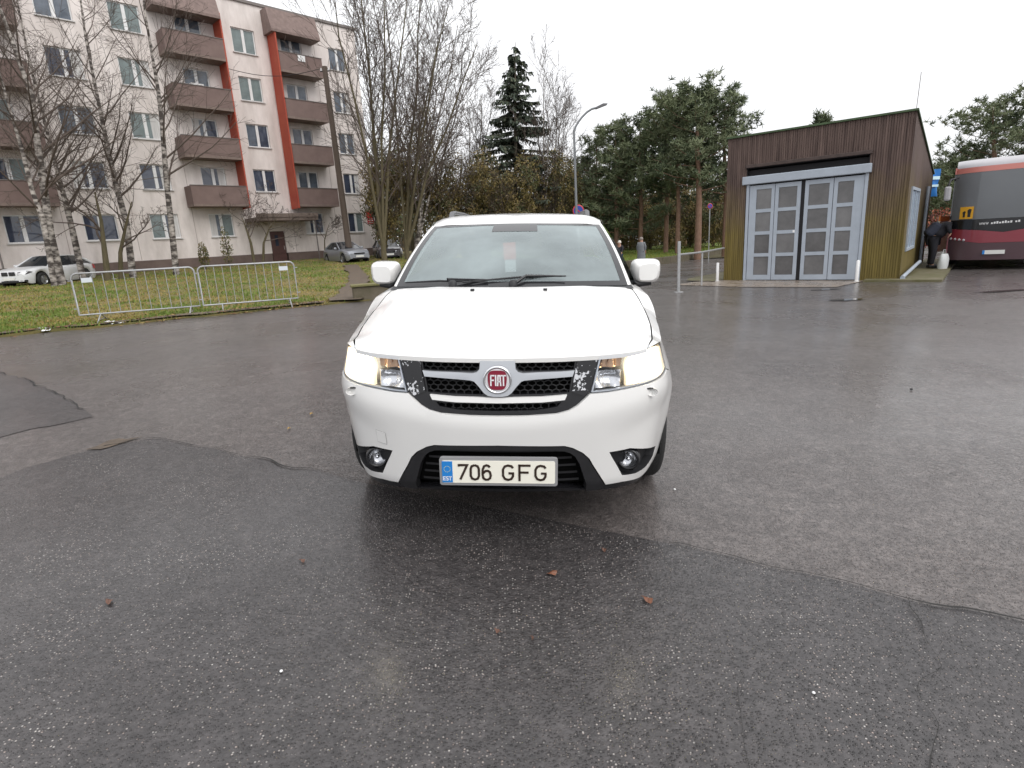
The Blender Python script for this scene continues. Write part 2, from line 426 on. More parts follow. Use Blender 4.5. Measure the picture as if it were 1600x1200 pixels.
# grass blades, three tints, thick in places
def in_lawn(x, y): return pip(x, y, LAWNP)
LAWNP = lj + lawn[len(EDGE):]
gm = [mat('grass_green', (.125, .18, .028), .75), mat('grass_olive', (.215, .20, .042), .8), mat('grass_straw', (.30, .22, .08), .85), mat('dead_leaf', (.15, .07, .028), .8)]
mb = MB(); cnt = 0
fpath = [(p.x, p.y) for p in fpl]
while cnt < 80000:
    y = 11 + 31*R.random()**1.6; x = -1.5 - (y*1.02+2)*R.random()
    if not in_lawn(x, y): continue
    if any((x-q[0])**2+(y-q[1])**2 < .16 for q in fpath) and R.random() < .9: cnt += 1; continue
    nn = noise.noise((x*.55, y*.55, 2)) + .5*noise.noise((x*1.9, y*1.9, 7))
    z = gz(x, y)+bumpz(x, y)-.01
    de = (x+9.9)*-0.535 + (y-11.12)*0.845
    if de < .55 and R.random() < .55:
        cnt += 1
        if R.random() < .5:
            a = R.uniform(0, 6.28); r_ = R.uniform(.02, .05)
            mb.add([(x+r_*cos(a+k*2.1), y+r_*sin(a+k*2.1), z+.03+R.uniform(0, .03)) for k in range(3)], [(0, 1, 2)], 3)
        continue
    hgt = R.uniform(.03, .085)*(1+.5*nn); a = R.uniform(0, 6.28); wd = R.uniform(.008, .02)*(1+y/30)
    lx, ly = R.uniform(-.04, .04), R.uniform(-.04, .04)
    u = nn + R.uniform(-.35, .35)
    mi = 0 if u > .02 else (1 if u > -.32 else 2)
    if R.random() < .02: mi = 3
    mb.add([(x-wd*cos(a), y-wd*sin(a), z), (x+wd*cos(a), y+wd*sin(a), z), (x+lx, y+ly, z+hgt)], [(0, 1, 2)], mi); cnt += 1
for k in range(2600):
    q = es[R.randrange(len(es))]; o_ = R.gauss(.05, .22); x = q.x - .535*o_ + R.uniform(-.15, .15); y = q.y + .845*o_ + R.uniform(-.1, .1)
    if noise.noise((x*.9, y*.9, 5)) < -.05: continue
    a = R.uniform(0, 6.28); r_ = R.uniform(.015, .045); z = gz(x, y) + (bumpz(x, y)+.05 if in_lawn(x, y) else .012)
    mb.add([(x+r_*cos(a+j*1.57)*(1 if j % 2 else .6), y+r_*sin(a+j*1.57)*(1 if j % 2 else .6), z+R.uniform(0, .025)) for j in range(4)], [(0, 1, 2, 3)], R.choice((3, 3, 2)))
tag(mb.build('grass', gm), 'patchy green and straw coloured grass around the barriers and flats', 'grass', kind='stuff')
mb = MB(); PK = [(p[0], p[1]) for p in park]; cnt = 0
while cnt < 9000:
    x = R.uniform(6, 26); y = R.uniform(35, 52)
    if not pip(x, y, PK): continue
    z = gz(x, y)+.36+.05*noise.noise((x*.5, y*.5, 1))+.012*max(0, y-38); a = R.uniform(0, 6.28); wd = R.uniform(.02, .04)
    mb.add([(x-wd*cos(a), y-wd*sin(a), z), (x+wd*cos(a), y+wd*sin(a), z), (x, y, z+R.uniform(.05, .14))], [(0, 1, 2)], R.choice((0, 0, 1))); cnt += 1
tag(mb.build('grass', gm), 'bright green park grass under the pines beyond the low wall', 'grass', kind='stuff')

# low retaining wall of the park, block by block
rw = thing('retaining_wall', wa[0], 0, 'low brown stone retaining wall edging the park lawn behind the standing people', 'wall')
wl_ = [Vector((p.x, p.y)) for p in wa]; ln = resample(wl_, 1.2, False)
for i in range(len(ln)-1):
    a, b = ln[i], ln[i+1]; d = (b-a).normalized(); q = Vector((-d.y, d.x)); a = a+d*.015; b = b-d*.015
    hh = .44+R.uniform(-.02, .02); zz0 = gz(a.x, a.y)-.2; zz1 = gz(b.x, b.y)-.2
    vs = []
    for z in (0, 1):
        for p, zz in ((a, zz0), (b, zz1)):
            for s in (0, .3): c = p+q*s; vs.append((c.x-wa[0].x, c.y-wa[0].y, zz+z*(hh+.2)-wa[0].z))
    MB().add(vs, [(0, 1, 3, 2), (4, 6, 7, 5), (0, 2, 6, 4), (1, 5, 7, 3), (0, 4, 5, 1), (2, 3, 7, 6)]).build('stone_block', M_OLDWALL, rw, bevel=.02)
# short mossy concrete wall by the lawn path
a = ground(553, 471); b = ground(640, 466)
cw = thing('concrete_wall', a, 0, 'short mossy concrete wall end at the lawn edge beside the left mirror', 'wall')
d = Vector((b.x-a.x, b.y-a.y)); Lw = 3.4; ang = atan2(d.y, d.x)
cw.rotation_euler[2] = ang
MB().b2((0, 0, -.2), (Lw, .35, .36)).build('wall_core', M_OLDWALL, cw, bevel=.03)
MB().b2((-.04, -.05, .363), (Lw, .40, .425)).build('wall_cap', mat('mossy_cap', (.13, .13, .04), .85, vscale=4, col2=(.20, .17, .10), bump=.5), cw, bevel=.015)
# ================================================================== APARTMENT BLOCK
M_WALL = mat('painted_render', (.54, .485, .455), .85, vscale=1.1, col2=(.83, .765, .735), bump=.35, bscale=55, stretch=(1, 1, .3))
M_BALC = mat('brown_balcony', (.145, .098, .088), .8, vscale=1.2, col2=(.20, .14, .125), bump=.3, bscale=40)
M_SOFF = mat('balcony_soffit', (.20, .15, .13), .85, var=.2)
M_RED = mat('red_fin', (.34, .045, .026), .65, vscale=1.0, col2=(.42, .085, .042))
M_PLIN = mat('plinth', (.12, .085, .075), .85, vscale=1.5, col2=(.17, .125, .11), bump=.4)
M_PVC = mat('white_pvc', (.70, .70, .70), .4, var=.06)
M_PANE = [mat('pane_dark', (.045, .055, .085), .04, spec=.9, var=.5, vscale=.8), mat('pane_grey', (.10, .12, .15), .06, spec=.8, var=.5, vscale=1.3),
          mat('pane_teal', (.16, .20, .20), .10, spec=.7, var=.35, vscale=1.0)]
M_CURT = mat('curtain', (.55, .54, .53), .9, var=.25, vscale=3, stretch=(14, 1, .4))
M_SILL = mat('sill_metal', (.55, .54, .53), .45)
M_ROOFE = mat('roof_flashing', (.17, .15, .14), .5, metal=.3)
BB = Vector((-9.7, 45.2)); BA = atan2(.7179, .69615); BZ = .86
bld = thing('apartment_block', (BB.x, BB.y, BZ), BA, 'five storey pinkish panel block with brown balconies and red fins', 'building')
COLS = [(-1.62, 1.25, 'n'), (-4.95, 1.42, 'b'), (-8.03, 1.42, 's'), (-11.2, 1.42, 'b'), (-14.38, 1.5, 'n'), (-17.55, 1.55, 'n'), (-20.85, 1.5, 'b'), (-24.0, 1.42, 's'), (-27.2, 1.42, 'b'), (-30.4, 1.5, 'n')]
WZ = [2.72 + 2.722*i for i in range(5)]; WH = 1.38
TL, TR, ZT = -33.0, 0.0, 16.45
wins = []
for (t, ww_, k) in COLS:
    for fl in range(5):
        if k == 's' and fl == 0: continue
        wins.append((t-ww_/2, t+ww_/2, WZ[fl], WZ[fl]+WH, k, fl))
doors = [(-8.28, -7.26, BZ+.05, 2.95), (-24.3, -23.3, BZ+.05, 2.95)]
holes = [(a, b, c, d) for a, b, c, d, *_ in wins] + doors
ts = sorted({TL, TR} | {h[0] for h in holes} | {h[1] for h in holes}); zs = sorted({1.53, ZT} | {h[2] for h in holes if h[2] > 1.6} | {h[3] for h in holes})
def inhole(t, z): return any(a < t < b and c < z < d for a, b, c, d in holes)
mb = MB()
for i in range(len(ts)-1):
    for j in range(len(zs)-1):
        if not inhole((ts[i]+ts[i+1])/2, (zs[j]+zs[j+1])/2):
            mb.add([(ts[i], 0, zs[j]-BZ), (ts[i+1], 0, zs[j]-BZ), (ts[i+1], 0, zs[j+1]-BZ), (ts[i], 0, zs[j+1]-BZ)], [(0, 1, 2, 3)])
for a, b, c, d in holes:
    c = max(c, 1.53) if c < 1.6 else c
    for q in (((a, c), (a, d)), ((b, d), (b, c)), ((a, d), (b, d)), ((b, c), (a, c))):
        (t0, z0), (t1, z1) = q
        mb.add([(t0, 0, z0-BZ), (t1, 0, z1-BZ), (t1, .16, z1-BZ), (t0, .16, z0-BZ)], [(0, 1, 2, 3)])
mb.add([(TR, 0, .7), (TR, 11, .7), (TR, 11, ZT-BZ), (TR, 0, ZT-BZ)], [(0, 1, 2, 3)])
mb.add([(TL, 0, .7), (TL, 11, .7), (TL, 11, ZT-BZ), (TL, 0, ZT-BZ)], [(3, 2, 1, 0)])
mb.add([(TL, 11, .7), (TR, 11, .7), (TR, 11, ZT-BZ), (TL, 11, ZT-BZ)], [(3, 2, 1, 0)])
mb.build('wall', M_WALL, bld)
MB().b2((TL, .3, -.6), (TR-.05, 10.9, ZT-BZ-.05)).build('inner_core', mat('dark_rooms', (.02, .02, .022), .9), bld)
# plinth in bays, roof edge
px_ = [TL, -24.35, -23.25, -8.33, -7.21, TR]
for a, b in ((TL, -24.35), (-23.25, -8.33), (-7.21, TR+.04)):
    MB().b2((a, -.06, -.9), (b, .25, 1.53-BZ)).build('plinth', M_PLIN, bld)
MB().b2((TL, -.10, ZT-BZ), (TR+.1, 11.1, ZT-BZ+.16)).build('roof_edge', M_ROOFE, bld)
# vertical and horizontal panel joints
for t in (-3.3, -6.55, -9.62, -12.8, -15.95, -19.2, -22.4, -25.6, -28.8):
    MB().b2((t-.012, -.006, 1.55-BZ), (t+.012, .002, ZT-BZ-.02)).build('panel_joint', mat('joint', (.33, .27, .25), .9) if t == -3.3 else bpy.data.materials['joint'], bld)
# windows
def win_mesh(w):
    mb = MB(); fw = .06; h = WH
    mb.b2((0, .09, 0), (fw, .15, h)).b2((w-fw, .09, 0), (w, .15, h)).b2((fw, .09, 0), (w-fw, .15, fw)).b2((fw, .09, h-fw), (w-fw, .15, h))
    mb.b2((w*.5-.085, .075, fw), (w*.5+.085, .15, h-fw))
    return mb.mesh('window', M_PVC)
WM = {}; SM = {}; PMm = {}; CM = {}
for a, b, c, d, k, fl in wins:
    wd = round(b-a, 2)
    if wd not in WM:
        WM[wd] = win_mesh(wd)
        SM[wd] = MB().b2((-.06, -.09, -.05), (wd+.06, .10, -.004)).mesh('sill', M_SILL)
        PMm[wd] = [MB().b2((0, 0, 0), (wd*.5-.15, .02, WH-.12)).mesh('pane', q) for q in M_PANE]
        CM[wd] = MB().b2((0, 0, 0), (wd*.5-.35, .008, WH-.12)).mesh('curtain', M_CURT)
    w_ = link('window', WM[wd], bld); w_.location = (a, 0, c-BZ)
    s = link('sill', SM[wd], w_)
    rr = R.random(); pi_ = 0 if rr < .45 else (1 if rr < .75 else 2)
    if k == 's': pi_ = R.choice((0, 1, 2))
    for q in (0, 1):
        p = link('pane', PMm[wd][pi_ if R.random() < .8 else R.randrange(3)], w_); p.location = (.06 if q == 0 else wd*.5+.085, .115, .06)
    if k != 's' and R.random() < .55:
        cu = link('curtain', CM[wd], w_); cu.location = (R.choice((.07, wd*.5+.29)), .108, .06)
# balconies
bal = [(-13.0, -9.78), (-6.42, -3.5), (-22.6, -19.3), (-28.9, -25.7)]
bz = [4.45 + 2.722*i for i in range(4)]
def bal_mesh(w):
    mb = MB(); mb.b2((0, -1.1, 0), (w, 0, .14), 1)
    mb.b2((0, -1.10, .142), (w, -1.03, 1.17)).b2((0, -1.03, .142), (.07, -.003, 1.17)).b2((w-.07, -1.03, .142), (w, -.003, 1.17))
    return mb.mesh('balcony', [M_BALC, M_SOFF])
for a, b in bal:
    me = bal_mesh(b-a); rail = MB().b2((-.02, -1.13, 1.172), (b-a+.02, -1.0, 1.21)).mesh('railing_cap', M_ROOFE)
    for z in bz:
        o = link('balcony', me, bld); o.location = (a, 0, z-BZ); link('railing_cap', rail, o)
    mb = MB()
    fn = lambda y, z, h: (h, y, z-BZ)
    mb.prism([(0, 14.85), (-1.15, 14.85), (-1.15, 15.0), (-.75, 16.25), (0, 16.25)], fn, a-.3, b+.05)
    mb.build('roof_hood', [mat('hood_brown', (.20, .145, .13), .8, var=.2)], bld, fix=True)
# washing and a box left out on two balconies
o = MB().grid([[(-5.2+.5*i/5, -1.14+.012*sin(i*2+j), 13.75-BZ-.35*j/4) for i in range(6)] for j in range(5)]).build('hung_cloth', M_WHT if 'M_WHT' in globals() else M_PVC, bld)
MB().b2((-11.9, -.9, 10.02-BZ), (-11.2, -.4, 11.25-BZ)).build('balcony_box', M_SILL, bld, bevel=.02)
# red fins
for t in (-9.735, -6.47, -25.65, -22.65):
    MB().b2((t-.04, -1.08, 4.35-BZ), (t+.04, -.003, 15.2-BZ)).build('red_fin', M_RED, bld)
# entrance
for t0, t1 in ((-9.75, -5.6), (-25.8, -22)):
    MB().b2((t0, -1.75, 3.55-BZ), (t1, -.003, 3.75-BZ)).b2((t0, -1.80, 3.752-BZ), (t1, -1.70, 3.98-BZ)).build('entrance_canopy', mat('canopy', (.17, .13, .11), .8, var=.2) if t0 == -9.75 else bpy.data.materials['canopy'], bld)
    MB().tube([(t1-.2, -1.6, -.8), (t1-.2, -1.6, 3.55-BZ)], .04, 8).build('canopy_post', M_ROOFE, bld)
MD = mat('door_brown', (.09, .04, .035), .5, var=.2)
for a, b, c, d in doors:
    o = MB().b2((a+.03, .05, c-BZ-.1), (b-.03, .11, d-BZ)).build('door', MD, bld)
    MB().b2((a+.33, .035, 2.0-BZ), (a+.55, .055, 2.7-BZ)).build('door_window', M_PANE[0], o)
    MB().tube([(b-.15, .0, 1.75-BZ), (b-.15, 0, 2.0-BZ)], .015, 6).build('handle', M_SILL, o)
# red house plates by the corner
M_SIGN = mat('red_plate', (.50, .028, .035), .4); M_WHT = mat('plate_white', (.8, .8, .8), .5)
o = MB().b2((-.72, -.04, 3.68-BZ), (-.18, -.004, 4.22-BZ)).build('house_sign', M_SIGN, bld); o['label'] = 'red square house plate near the corner'
o = MB().b2((-.66, -.04, 3.30-BZ), (-.12, -.004, 3.62-BZ)).build('house_sign', M_SIGN, bld)
MB().b2((-.60, -.046, 3.50-BZ), (-.20, -.041, 3.56-BZ)).b2((-.60, -.046, 3.36-BZ), (-.22, -.041, 3.41-BZ)).build('lettering', M_WHT, o)

# ================================================================== GARAGE SHED
SL = Vector((7.08, 18.75)); SA = atan2(-.6392, .76904); SW, SH, SD = 4.78, 4.28, 7.4; SZ = -.17
def stained(name, vert):
    mt = bpy.data.materials.new(name); mt.use_nodes = True; n = mt.node_tree.nodes; l = mt.node_tree.links; b = n['Principled BSDF']
    t = n.new('ShaderNodeTexCoord'); mp = n.new('ShaderNodeMapping'); mp.inputs['Scale'].default_value = (9, 9, .5); l.new(t.outputs['Object'], mp.inputs[0])
    a = n.new('ShaderNodeTexNoise'); a.inputs['Scale'].default_value = 1.0; a.inputs['Detail'].default_value = 7; a.inputs['Roughness'].default_value = .7; l.new(mp.outputs[0], a.inputs['Vector'])
    r = n.new('ShaderNodeValToRGB'); r.color_ramp.elements[0].position = .32; r.color_ramp.elements[1].position = .68
    r.color_ramp.elements[0].color = (.048, .030, .026, 1); r.color_ramp.elements[1].color = (.165, .115, .098, 1); l.new(a.outputs['Fac'], r.inputs[0])
    # yellow green algae growing on the lower half
    s = n.new('ShaderNodeSeparateXYZ'); l.new(t.outputs['Object'], s.inputs[0])
    c = n.new('ShaderNodeTexNoise'); c.inputs['Scale'].default_value = 1.1; c.inputs['Detail'].default_value = 6; l.new(t.outputs['Object'], c.inputs['Vector'])
    q = n.new('ShaderNodeMath'); q.operation = 'MULTIPLY_ADD'; l.new(c.outputs['Fac'], q.inputs[0]); q.inputs[1].default_value = 3.0; l.new(s.outputs['Z'], q.inputs[2])
    mr = n.new('ShaderNodeMapRange'); mr.inputs[1].default_value = 2.5; mr.inputs[2].default_value = 4.6; mr.inputs[3].default_value = .85; mr.inputs[4].default_value = 0; l.new(q.outputs[0], mr.inputs[0])
    al = n.new('ShaderNodeValToRGB'); al.color_ramp.elements[0].color = (.095, .072, .016, 1); al.color_ramp.elements[1].color = (.215, .165, .030, 1); al.color_ramp.elements[0].position = .3; al.color_ramp.elements[1].position = .7; l.new(a.outputs['Fac'], al.inputs[0])
    x = n.new('ShaderNodeMix'); x.data_type = 'RGBA'; l.new(mr.outputs[0], x.inputs['Factor']); l.new(r.outputs[0], x.inputs['A']); l.new(al.outputs[0], x.inputs['B']); l.new(x.outputs['Result'], b.inputs['Base Color'])
    b.inputs['Roughness'].default_value = .85
    return mt
M_SHED = stained('stained_concrete', 1)
M_DOORF = mat('pale_blue_paint', (.37, .415, .475), .45, var=.08, vscale=3); M_DPANE = [mat('dusty_pane', (.10, .097, .098), .12, spec=.7, var=.28, vscale=2.5), mat('dusty_pane_grey', (.14, .137, .138), .12, spec=.7, var=.25, vscale=2.0)]
M_BLACK = mat('dark_gap', (.012, .011, .013), .8)
shed = thing('garage_shed', (SL.x, SL.y, SZ), SA, 'mossy brown ribbed concrete garage with pale blue glazed folding doors', 'garage')
def rib(u0, u1, z0, z1, mb, fn, inward=False):
    # vertical board-marked ribs, one flat per ~6 cm
    n = max(1, int(round((u1-u0)/.06))); st = (u1-u0)/n; P = []
    for i in range(n):
        d = .012*((i*7919+int(u0*100)) % 3)/2; d2 = d+.014
        P += [(u0+i*st, d2), (u0+i*st+st*.12, d), (u0+i*st+st*.88, d), (u0+(i+1)*st, d2)]
    vs = [fn(u, dd, z0) for u, dd in P] + [fn(u, dd, z1) for u, dd in P]; k = len(P)
    mb.add(vs, [(i, i+1, k+i+1, k+i) for i in range(k-1)])
F0 = lambda u, d, z: (u, d, z)
D0, D1, DZ = .60, 3.83, 3.37
mb = MB(); rib(0, D0, -.3, SH, mb, F0); rib(D1, SW, -.3, SH, mb, F0); rib(D0, D1, DZ, SH, mb, F0)
mb.build('front_wall', M_SHED, shed)
mb = MB(); mb.b2((D0-.0, .03, -.3), (D0+.02, .45, DZ)).b2((D1-.02, .03, -.3), (D1, .45, DZ)).b2((D0+.02, .03, DZ-.02), (D1-.02, .45, DZ)).b2((D0-.25, .43, -.3), (D1+.3, .5, DZ+.1)); mb.build('door_recess', M_BLACK, shed)
# lintel board with a drip edge
MB().b2((D0-.03, -.07, DZ-.005), (D1+.05, .02, DZ+.09)).build('lintel', mat('lintel', (.07, .05, .045), .8, var=.3), shed, bevel=.01)
# side walls and the sloping roof
zr = SH-1.2
def rsz(y): return SH-1.2*y/SD
def side(x, flip, name):
    mb = MB(); WY0, WY1, WZ0, WZ1 = .75, 3.0, .72, 2.46
    if not flip: WY0 = WY1 = -1
    n = int(SD/.06); st = SD/n
    for i in range(n):
        y0 = i*st; y1 = y0+st; d = .012*((i*7919) % 3)/2
        xx = x - (d if flip else -d)
        segs = [(-.3, None)]
        if flip and WY0 < (y0+y1)/2 < WY1: segs = [(-.3, WZ0), (WZ1, None)]
        for a, b in segs:
            vs = [(xx, y0+.004, a), (xx, y1-.004, a), (xx, y1-.004, rsz(y1) if b is None else b), (xx, y0+.004, rsz(y0) if b is None else b)]
            mb.add(vs, [(0, 1, 2, 3) if flip else (3, 2, 1, 0)])
    bx = x-.03 if flip else x+.03
    for y0, y1, a, b in (((0, WY0, -.3, 9), (WY1, SD, -.3, 9), (WY0, WY1, -.3, WZ0), (WY0, WY1, WZ1, 9)) if flip else ((0, SD, -.3, 9),)):
        mb.add([(bx, y0, a), (bx, y1, a), (bx, y1, min(b, rsz(y1))), (bx, y0, min(b, rsz(y0)))], [(0, 1, 2, 3) if flip else (3, 2, 1, 0)])
    mb.build(name, M_SHED, shed)
side(SW, True, 'side_wall'); side(0, False, 'side_wall')
MB().add([(0, SD, -.3), (SW, SD, -.3), (SW, SD, zr), (0, SD, zr)], [(3, 2, 1, 0)]).build('rear_wall', M_SHED, shed)
M_GREEN = mat('green_flashing', (.05, .085, .035), .6, var=.3)
mb = MB(); mb.add([(-.04, -.05, SH), (SW+.04, -.05, SH), (SW+.04, SD+.05, zr), (-.04, SD+.05, zr), (-.04, -.05, SH+.05), (SW+.04, -.05, SH+.05), (SW+.04, SD+.05, zr+.05), (-.04, SD+.05, zr+.05)],
   [(0, 3, 2, 1), (4, 5, 6, 7), (0, 1, 5, 4), (1, 2, 6, 5), (2, 3, 7, 6), (3, 0, 4, 7)]); mb.build('roof', M_GREEN, shed)
# header box over the doors and frame
MB().b2((.50, -.10, 2.88), (3.90, .20, 3.12)).build('shutter_box', M_DOORF, shed, bevel=.02)
MB().b2((.62, -.02, -.02), (.70, .14, 2.878)).build('door_frame', M_DOORF, shed); MB().b2((3.76, -.02, -.02), (3.84, .14, 2.878)).build('door_frame', M_DOORF, shed)
MB().b2((.56, .145, -.05), (3.85, .20, 3.30)).build('dark_backing', M_BLACK, shed)
lw = [(.715, 1.44), (1.455, 2.16), (2.27, 3.0), (3.015, 3.75)]
PZ = [(.16, .72), (.82, 1.38), (1.48, 2.04), (2.14, 2.72)]
for i, (a, b) in enumerate(lw):
    wl_i = .17 if i in (0,) else (.10 if i < 3 else .10); wr_i = .10 if i < 3 else .24
    if i == 0: wl_i, wr_i = .20, .09
    mb = MB(); xs = (a, a+wl_i, b-wr_i, b)
    mb.b2((xs[0], 0, .01), (xs[1], .06, 2.84)).b2((xs[2], 0, .01), (xs[3], .06, 2.84))
    zz = [.01] + [q for p in PZ for q in p] + [2.84]
    for j in range(0, len(zz), 2): mb.b2((xs[1], 0, zz[j]), (xs[2], .06, zz[j+1]))
    lf = mb.build('door_leaf', M_DOORF, shed)
    for z0, z1 in PZ: MB().b2((xs[1]+.002, .025, z0+.002), (xs[2]-.002, .04, z1-.002)).build('pane', R.choice(M_DPANE), lf)
    if i == 1: MB().b2((b-.16, -.004, 1.40), (b-.10, .0, 1.47)).build('notice', M_WHT, lf)
MB().b2((2.165, .03, 0), (2.265, .13, 2.86)).build('centre_post', M_BLACK, shed)
# side window and down pipe
o = MB().b2((SW-.05, .75, .72), (SW+.03, .85, 2.46)).b2((SW-.05, 2.9, .72), (SW+.03, 3.0, 2.46)).b2((SW-.05, .85, .72), (SW+.03, 2.9, .80)).b2((SW-.05, .85, 2.38), (SW+.03, 2.9, 2.46)).b2((SW-.04, 1.84, .80), (SW+.02, 1.9, 2.38)).build('window', M_DOORF, shed)
for a in (.85, 1.9): MB().b2((SW-.03, a+.002, .802), (SW-.01, a+.985, 2.378)).build('pane', mat('pane_blue', (.35, .42, .50), .15, spec=.6) if a == .85 else bpy.data.materials['pane_blue'], o)
MB().tube([(SW+.06, 5.2, .1), (SW+.06, 5.2, 2.6)], .05, 8).build('down_pipe', M_DOORF, shed)
MB().tube([(SW-.05, .3, SH), (SW-.03, .3, SH+.95)], .008, 5).build('antenna', M_ROOFE, shed)
# concrete apron, mossy footway along the side, corner posts, grey kerb bar
def sl(u, v): return (SL.x+u*cos(SA)-v*sin(SA), SL.y+u*sin(SA)+v*cos(SA))
drape('concrete_apron', [sl(-.5, .1), sl(-.9, -1.9), sl(1.2, -2.2), sl(3.6, -2.0), sl(4.05, .1)], M_CONC, .012, .5, jag=.03)
drape('mossy_verge', [sl(4.0, -.5), sl(5.75, -.35), sl(5.75, 9.5), sl(4.7, 9.5), sl(4.7, .05), sl(4.0, .05)], M_MOSS, .06, .5, fl=.08)
drape('mossy_verge', [sl(-.05, .2), sl(-.1, -.6), sl(-1.1, -.35), sl(-1.4, .5), sl(-1.3, 4), sl(-.05, 4)], M_MOSS, .03, .5, jag=.06)
for u, v, nm in ((-.05, -.42, 'white corner post standing left of the garage doors'), (3.83, -.40, 'white corner post standing right of the garage doors')):
    x, y = sl(u, v); o = thing('guard_post', (x, y, gz(x, y)), 0, nm, 'post', 'guard posts at the garage doors')
    MB().lathe([(.045, -.05), (.045, .58), (.02, .60), (0, .60)], 10).build('post', M_PVC, o); MB().lathe([(.07, 0.01), (.07, .03), (.046, .035)], 10).build('base_collar', M_SILL, o)
x, y = sl(4.86, -.1); kb = thing('edge_bar', (x, y, gz(x, y)), SA, 'long pale metal bar sloping along the garage side wall foot', 'bar')
MB().tube([(0, 0, .10), (.12, 3.2, .32)], .05, 8).build('bar', M_DOORF, kb); MB().b2((-.05, .0, -.02), (.06, .1, .1)).build('foot', M_DOORF, kb)
for k, (px, py, rx, ry) in enumerate(((1322, 469, .38, .10), (1290, 453, .4, .06), (1575, 455, .7, .07))):
    c = ground(px, py); P = [(c.x + rx*cos(a)*(1+.35*noise.noise((cos(a)*2, sin(a)*2, k*3.1))), c.y + ry*sin(a)*(1.6+.7*noise.noise((cos(a)*2, sin(a)*2, k*7.7)))) for a in [i*2*pi/36 for i in range(36)]]
    drape('puddle', P, M_WATER, .017, .3)
# ================================================================== WHITE SUV (main subject)
M_PAINT = mat('white_paint', (.80, .795, .78), .30, coat=.8, spec=.5)
M_GBLK = mat('gloss_black', (.012, .012, .014), .18, spec=.5)
M_MBLK = mat('matt_black', (.016, .016, .018), .55, var=.25, vscale=30)
M_VOID = mat('void_black', (.004, .004, .004), .9, spec=.1)
M_SILV = mat('satin_silver', (.55, .57, .60), .28, metal=.75)
M_CHROME = mat('chrome', (.75, .76, .78), .1, metal=1.0)
M_LENS = glass_mat('lamp_lens', (.97, .98, 1.0), 0, ior=1.35)
M_REFL = mat('lamp_reflector', (.62, .62, .63), .16, metal=.95)
M_BEZEL = mat('lamp_bezel', (.035, .033, .035), .3)
M_LIT = mat('lit_reflector', (.9, .85, .7), .3, emit=(1.0, .80, .48), estr=1.7)
M_BULB = mat('lit_bulb', (1, 1, 1), .3, emit=(1.0, .90, .68), estr=14.0)
M_AMBER = mat('amber', (.55, .20, .03), .25)
M_GLASS = glass_mat('windscreen_glass', (.66, .74, .74), .40, hazecol=(.45, .52, .53), ior=1.6)  # wet-glass haze plus pale sky reflection, both put in as diffuse colour
M_SGLASS = glass_mat('side_glass', (.25, .28, .28), 0)
M_FRIT = mat('frit', (.02, .02, .022), .12)
M_RUB = mat('tyre_rubber', (.018, .018, .018), .8, bump=.3, bscale=90)
M_RIM = mat('alloy', (.45, .46, .47), .3, metal=.8)
M_TRIMI = mat('interior', (.025, .025, .027), .8)
M_SEAT = mat('seat_cloth', (.06, .06, .062), .9, var=.2, vscale=60)
def chip_mat():
    mt = bpy.data.materials.new('chipped_black'); mt.use_nodes = True; n = mt.node_tree.nodes; l = mt.node_tree.links; b = n['Principled BSDF']
    t = n.new('ShaderNodeTexCoord'); v = n.new('ShaderNodeTexNoise'); v.inputs['Scale'].default_value = 72; v.inputs['Detail'].default_value = 3; l.new(t.outputs['Object'], v.inputs['Vector'])
    u = n.new('ShaderNodeTexNoise'); u.inputs['Scale'].default_value = 11; l.new(t.outputs['Object'], u.inputs['Vector'])
    a = n.new('ShaderNodeMath'); a.operation = 'ADD'; l.new(v.outputs['Fac'], a.inputs[0]); l.new(u.outputs['Fac'], a.inputs[1])
    r = n.new('ShaderNodeValToRGB'); r.color_ramp.elements[0].position = .568; r.color_ramp.elements[1].position = .578
    r.color_ramp.elements[0].color = (.015, .015, .017, 1); r.color_ramp.elements[1].color = (.62, .63, .66, 1)
    h = n.new('ShaderNodeMath'); h.operation = 'MULTIPLY'; h.inputs[1].default_value = .5; l.new(a.outputs[0], h.inputs[0]); l.new(h.outputs[0], r.inputs[0])
    l.new(r.outputs[0], b.inputs['Base Color']); b.inputs['Roughness'].default_value = .22
    return mt
M_CHIP = chip_mat()

# the lit reflector is brightest round its bulb
_n = M_LIT.node_tree.nodes; _l = M_LIT.node_tree.links; _b = _n['Principled BSDF']; _t = _n.new('ShaderNodeTexCoord'); _a = _n.new('ShaderNodeVectorMath'); _a.operation = 'ABSOLUTE'
_l.new(_t.outputs['Object'], _a.inputs[0]); _d = _n.new('ShaderNodeVectorMath'); _d.operation = 'DISTANCE'; _l.new(_a.outputs[0], _d.inputs[0]); _d.inputs[1].default_value = (.70, .17, .890)
_m = _n.new('ShaderNodeMapRange'); _m.inputs[1].default_value = .03; _m.inputs[2].default_value = .15; _m.inputs[3].default_value = 4.0; _m.inputs[4].default_value = .62; _l.new(_d.outputs['Value'], _m.inputs[0]); _l.new(_m.outputs[0], _b.inputs['Emission Strength'])
_c = _n.new('ShaderNodeValToRGB'); _c.color_ramp.elements[0].position = .04; _c.color_ramp.elements[0].color = (1, .94, .78, 1); _c.color_ramp.elements[1].position = .165; _c.color_ramp.elements[1].color = (1, .69, .32, 1); _l.new(_d.outputs['Value'], _c.inputs[0]); _l.new(_c.outputs[0], _b.inputs['Emission Color'])
suv = thing('parked_suv', (-.103, 2.5, 0), 0, 'white family SUV parked head on with headlights lit and front number plate', 'car')
CM_ = Matrix.Rotation(-.065, 4, 'Z') @ Matrix.Rotation(.045, 4, 'Y') @ Matrix.Rotation(.02, 4, 'X')
suv.rotation_euler = CM_.to_euler(); suv.location = (-.103, 2.5, gz(-.103, 2.5)-.002)

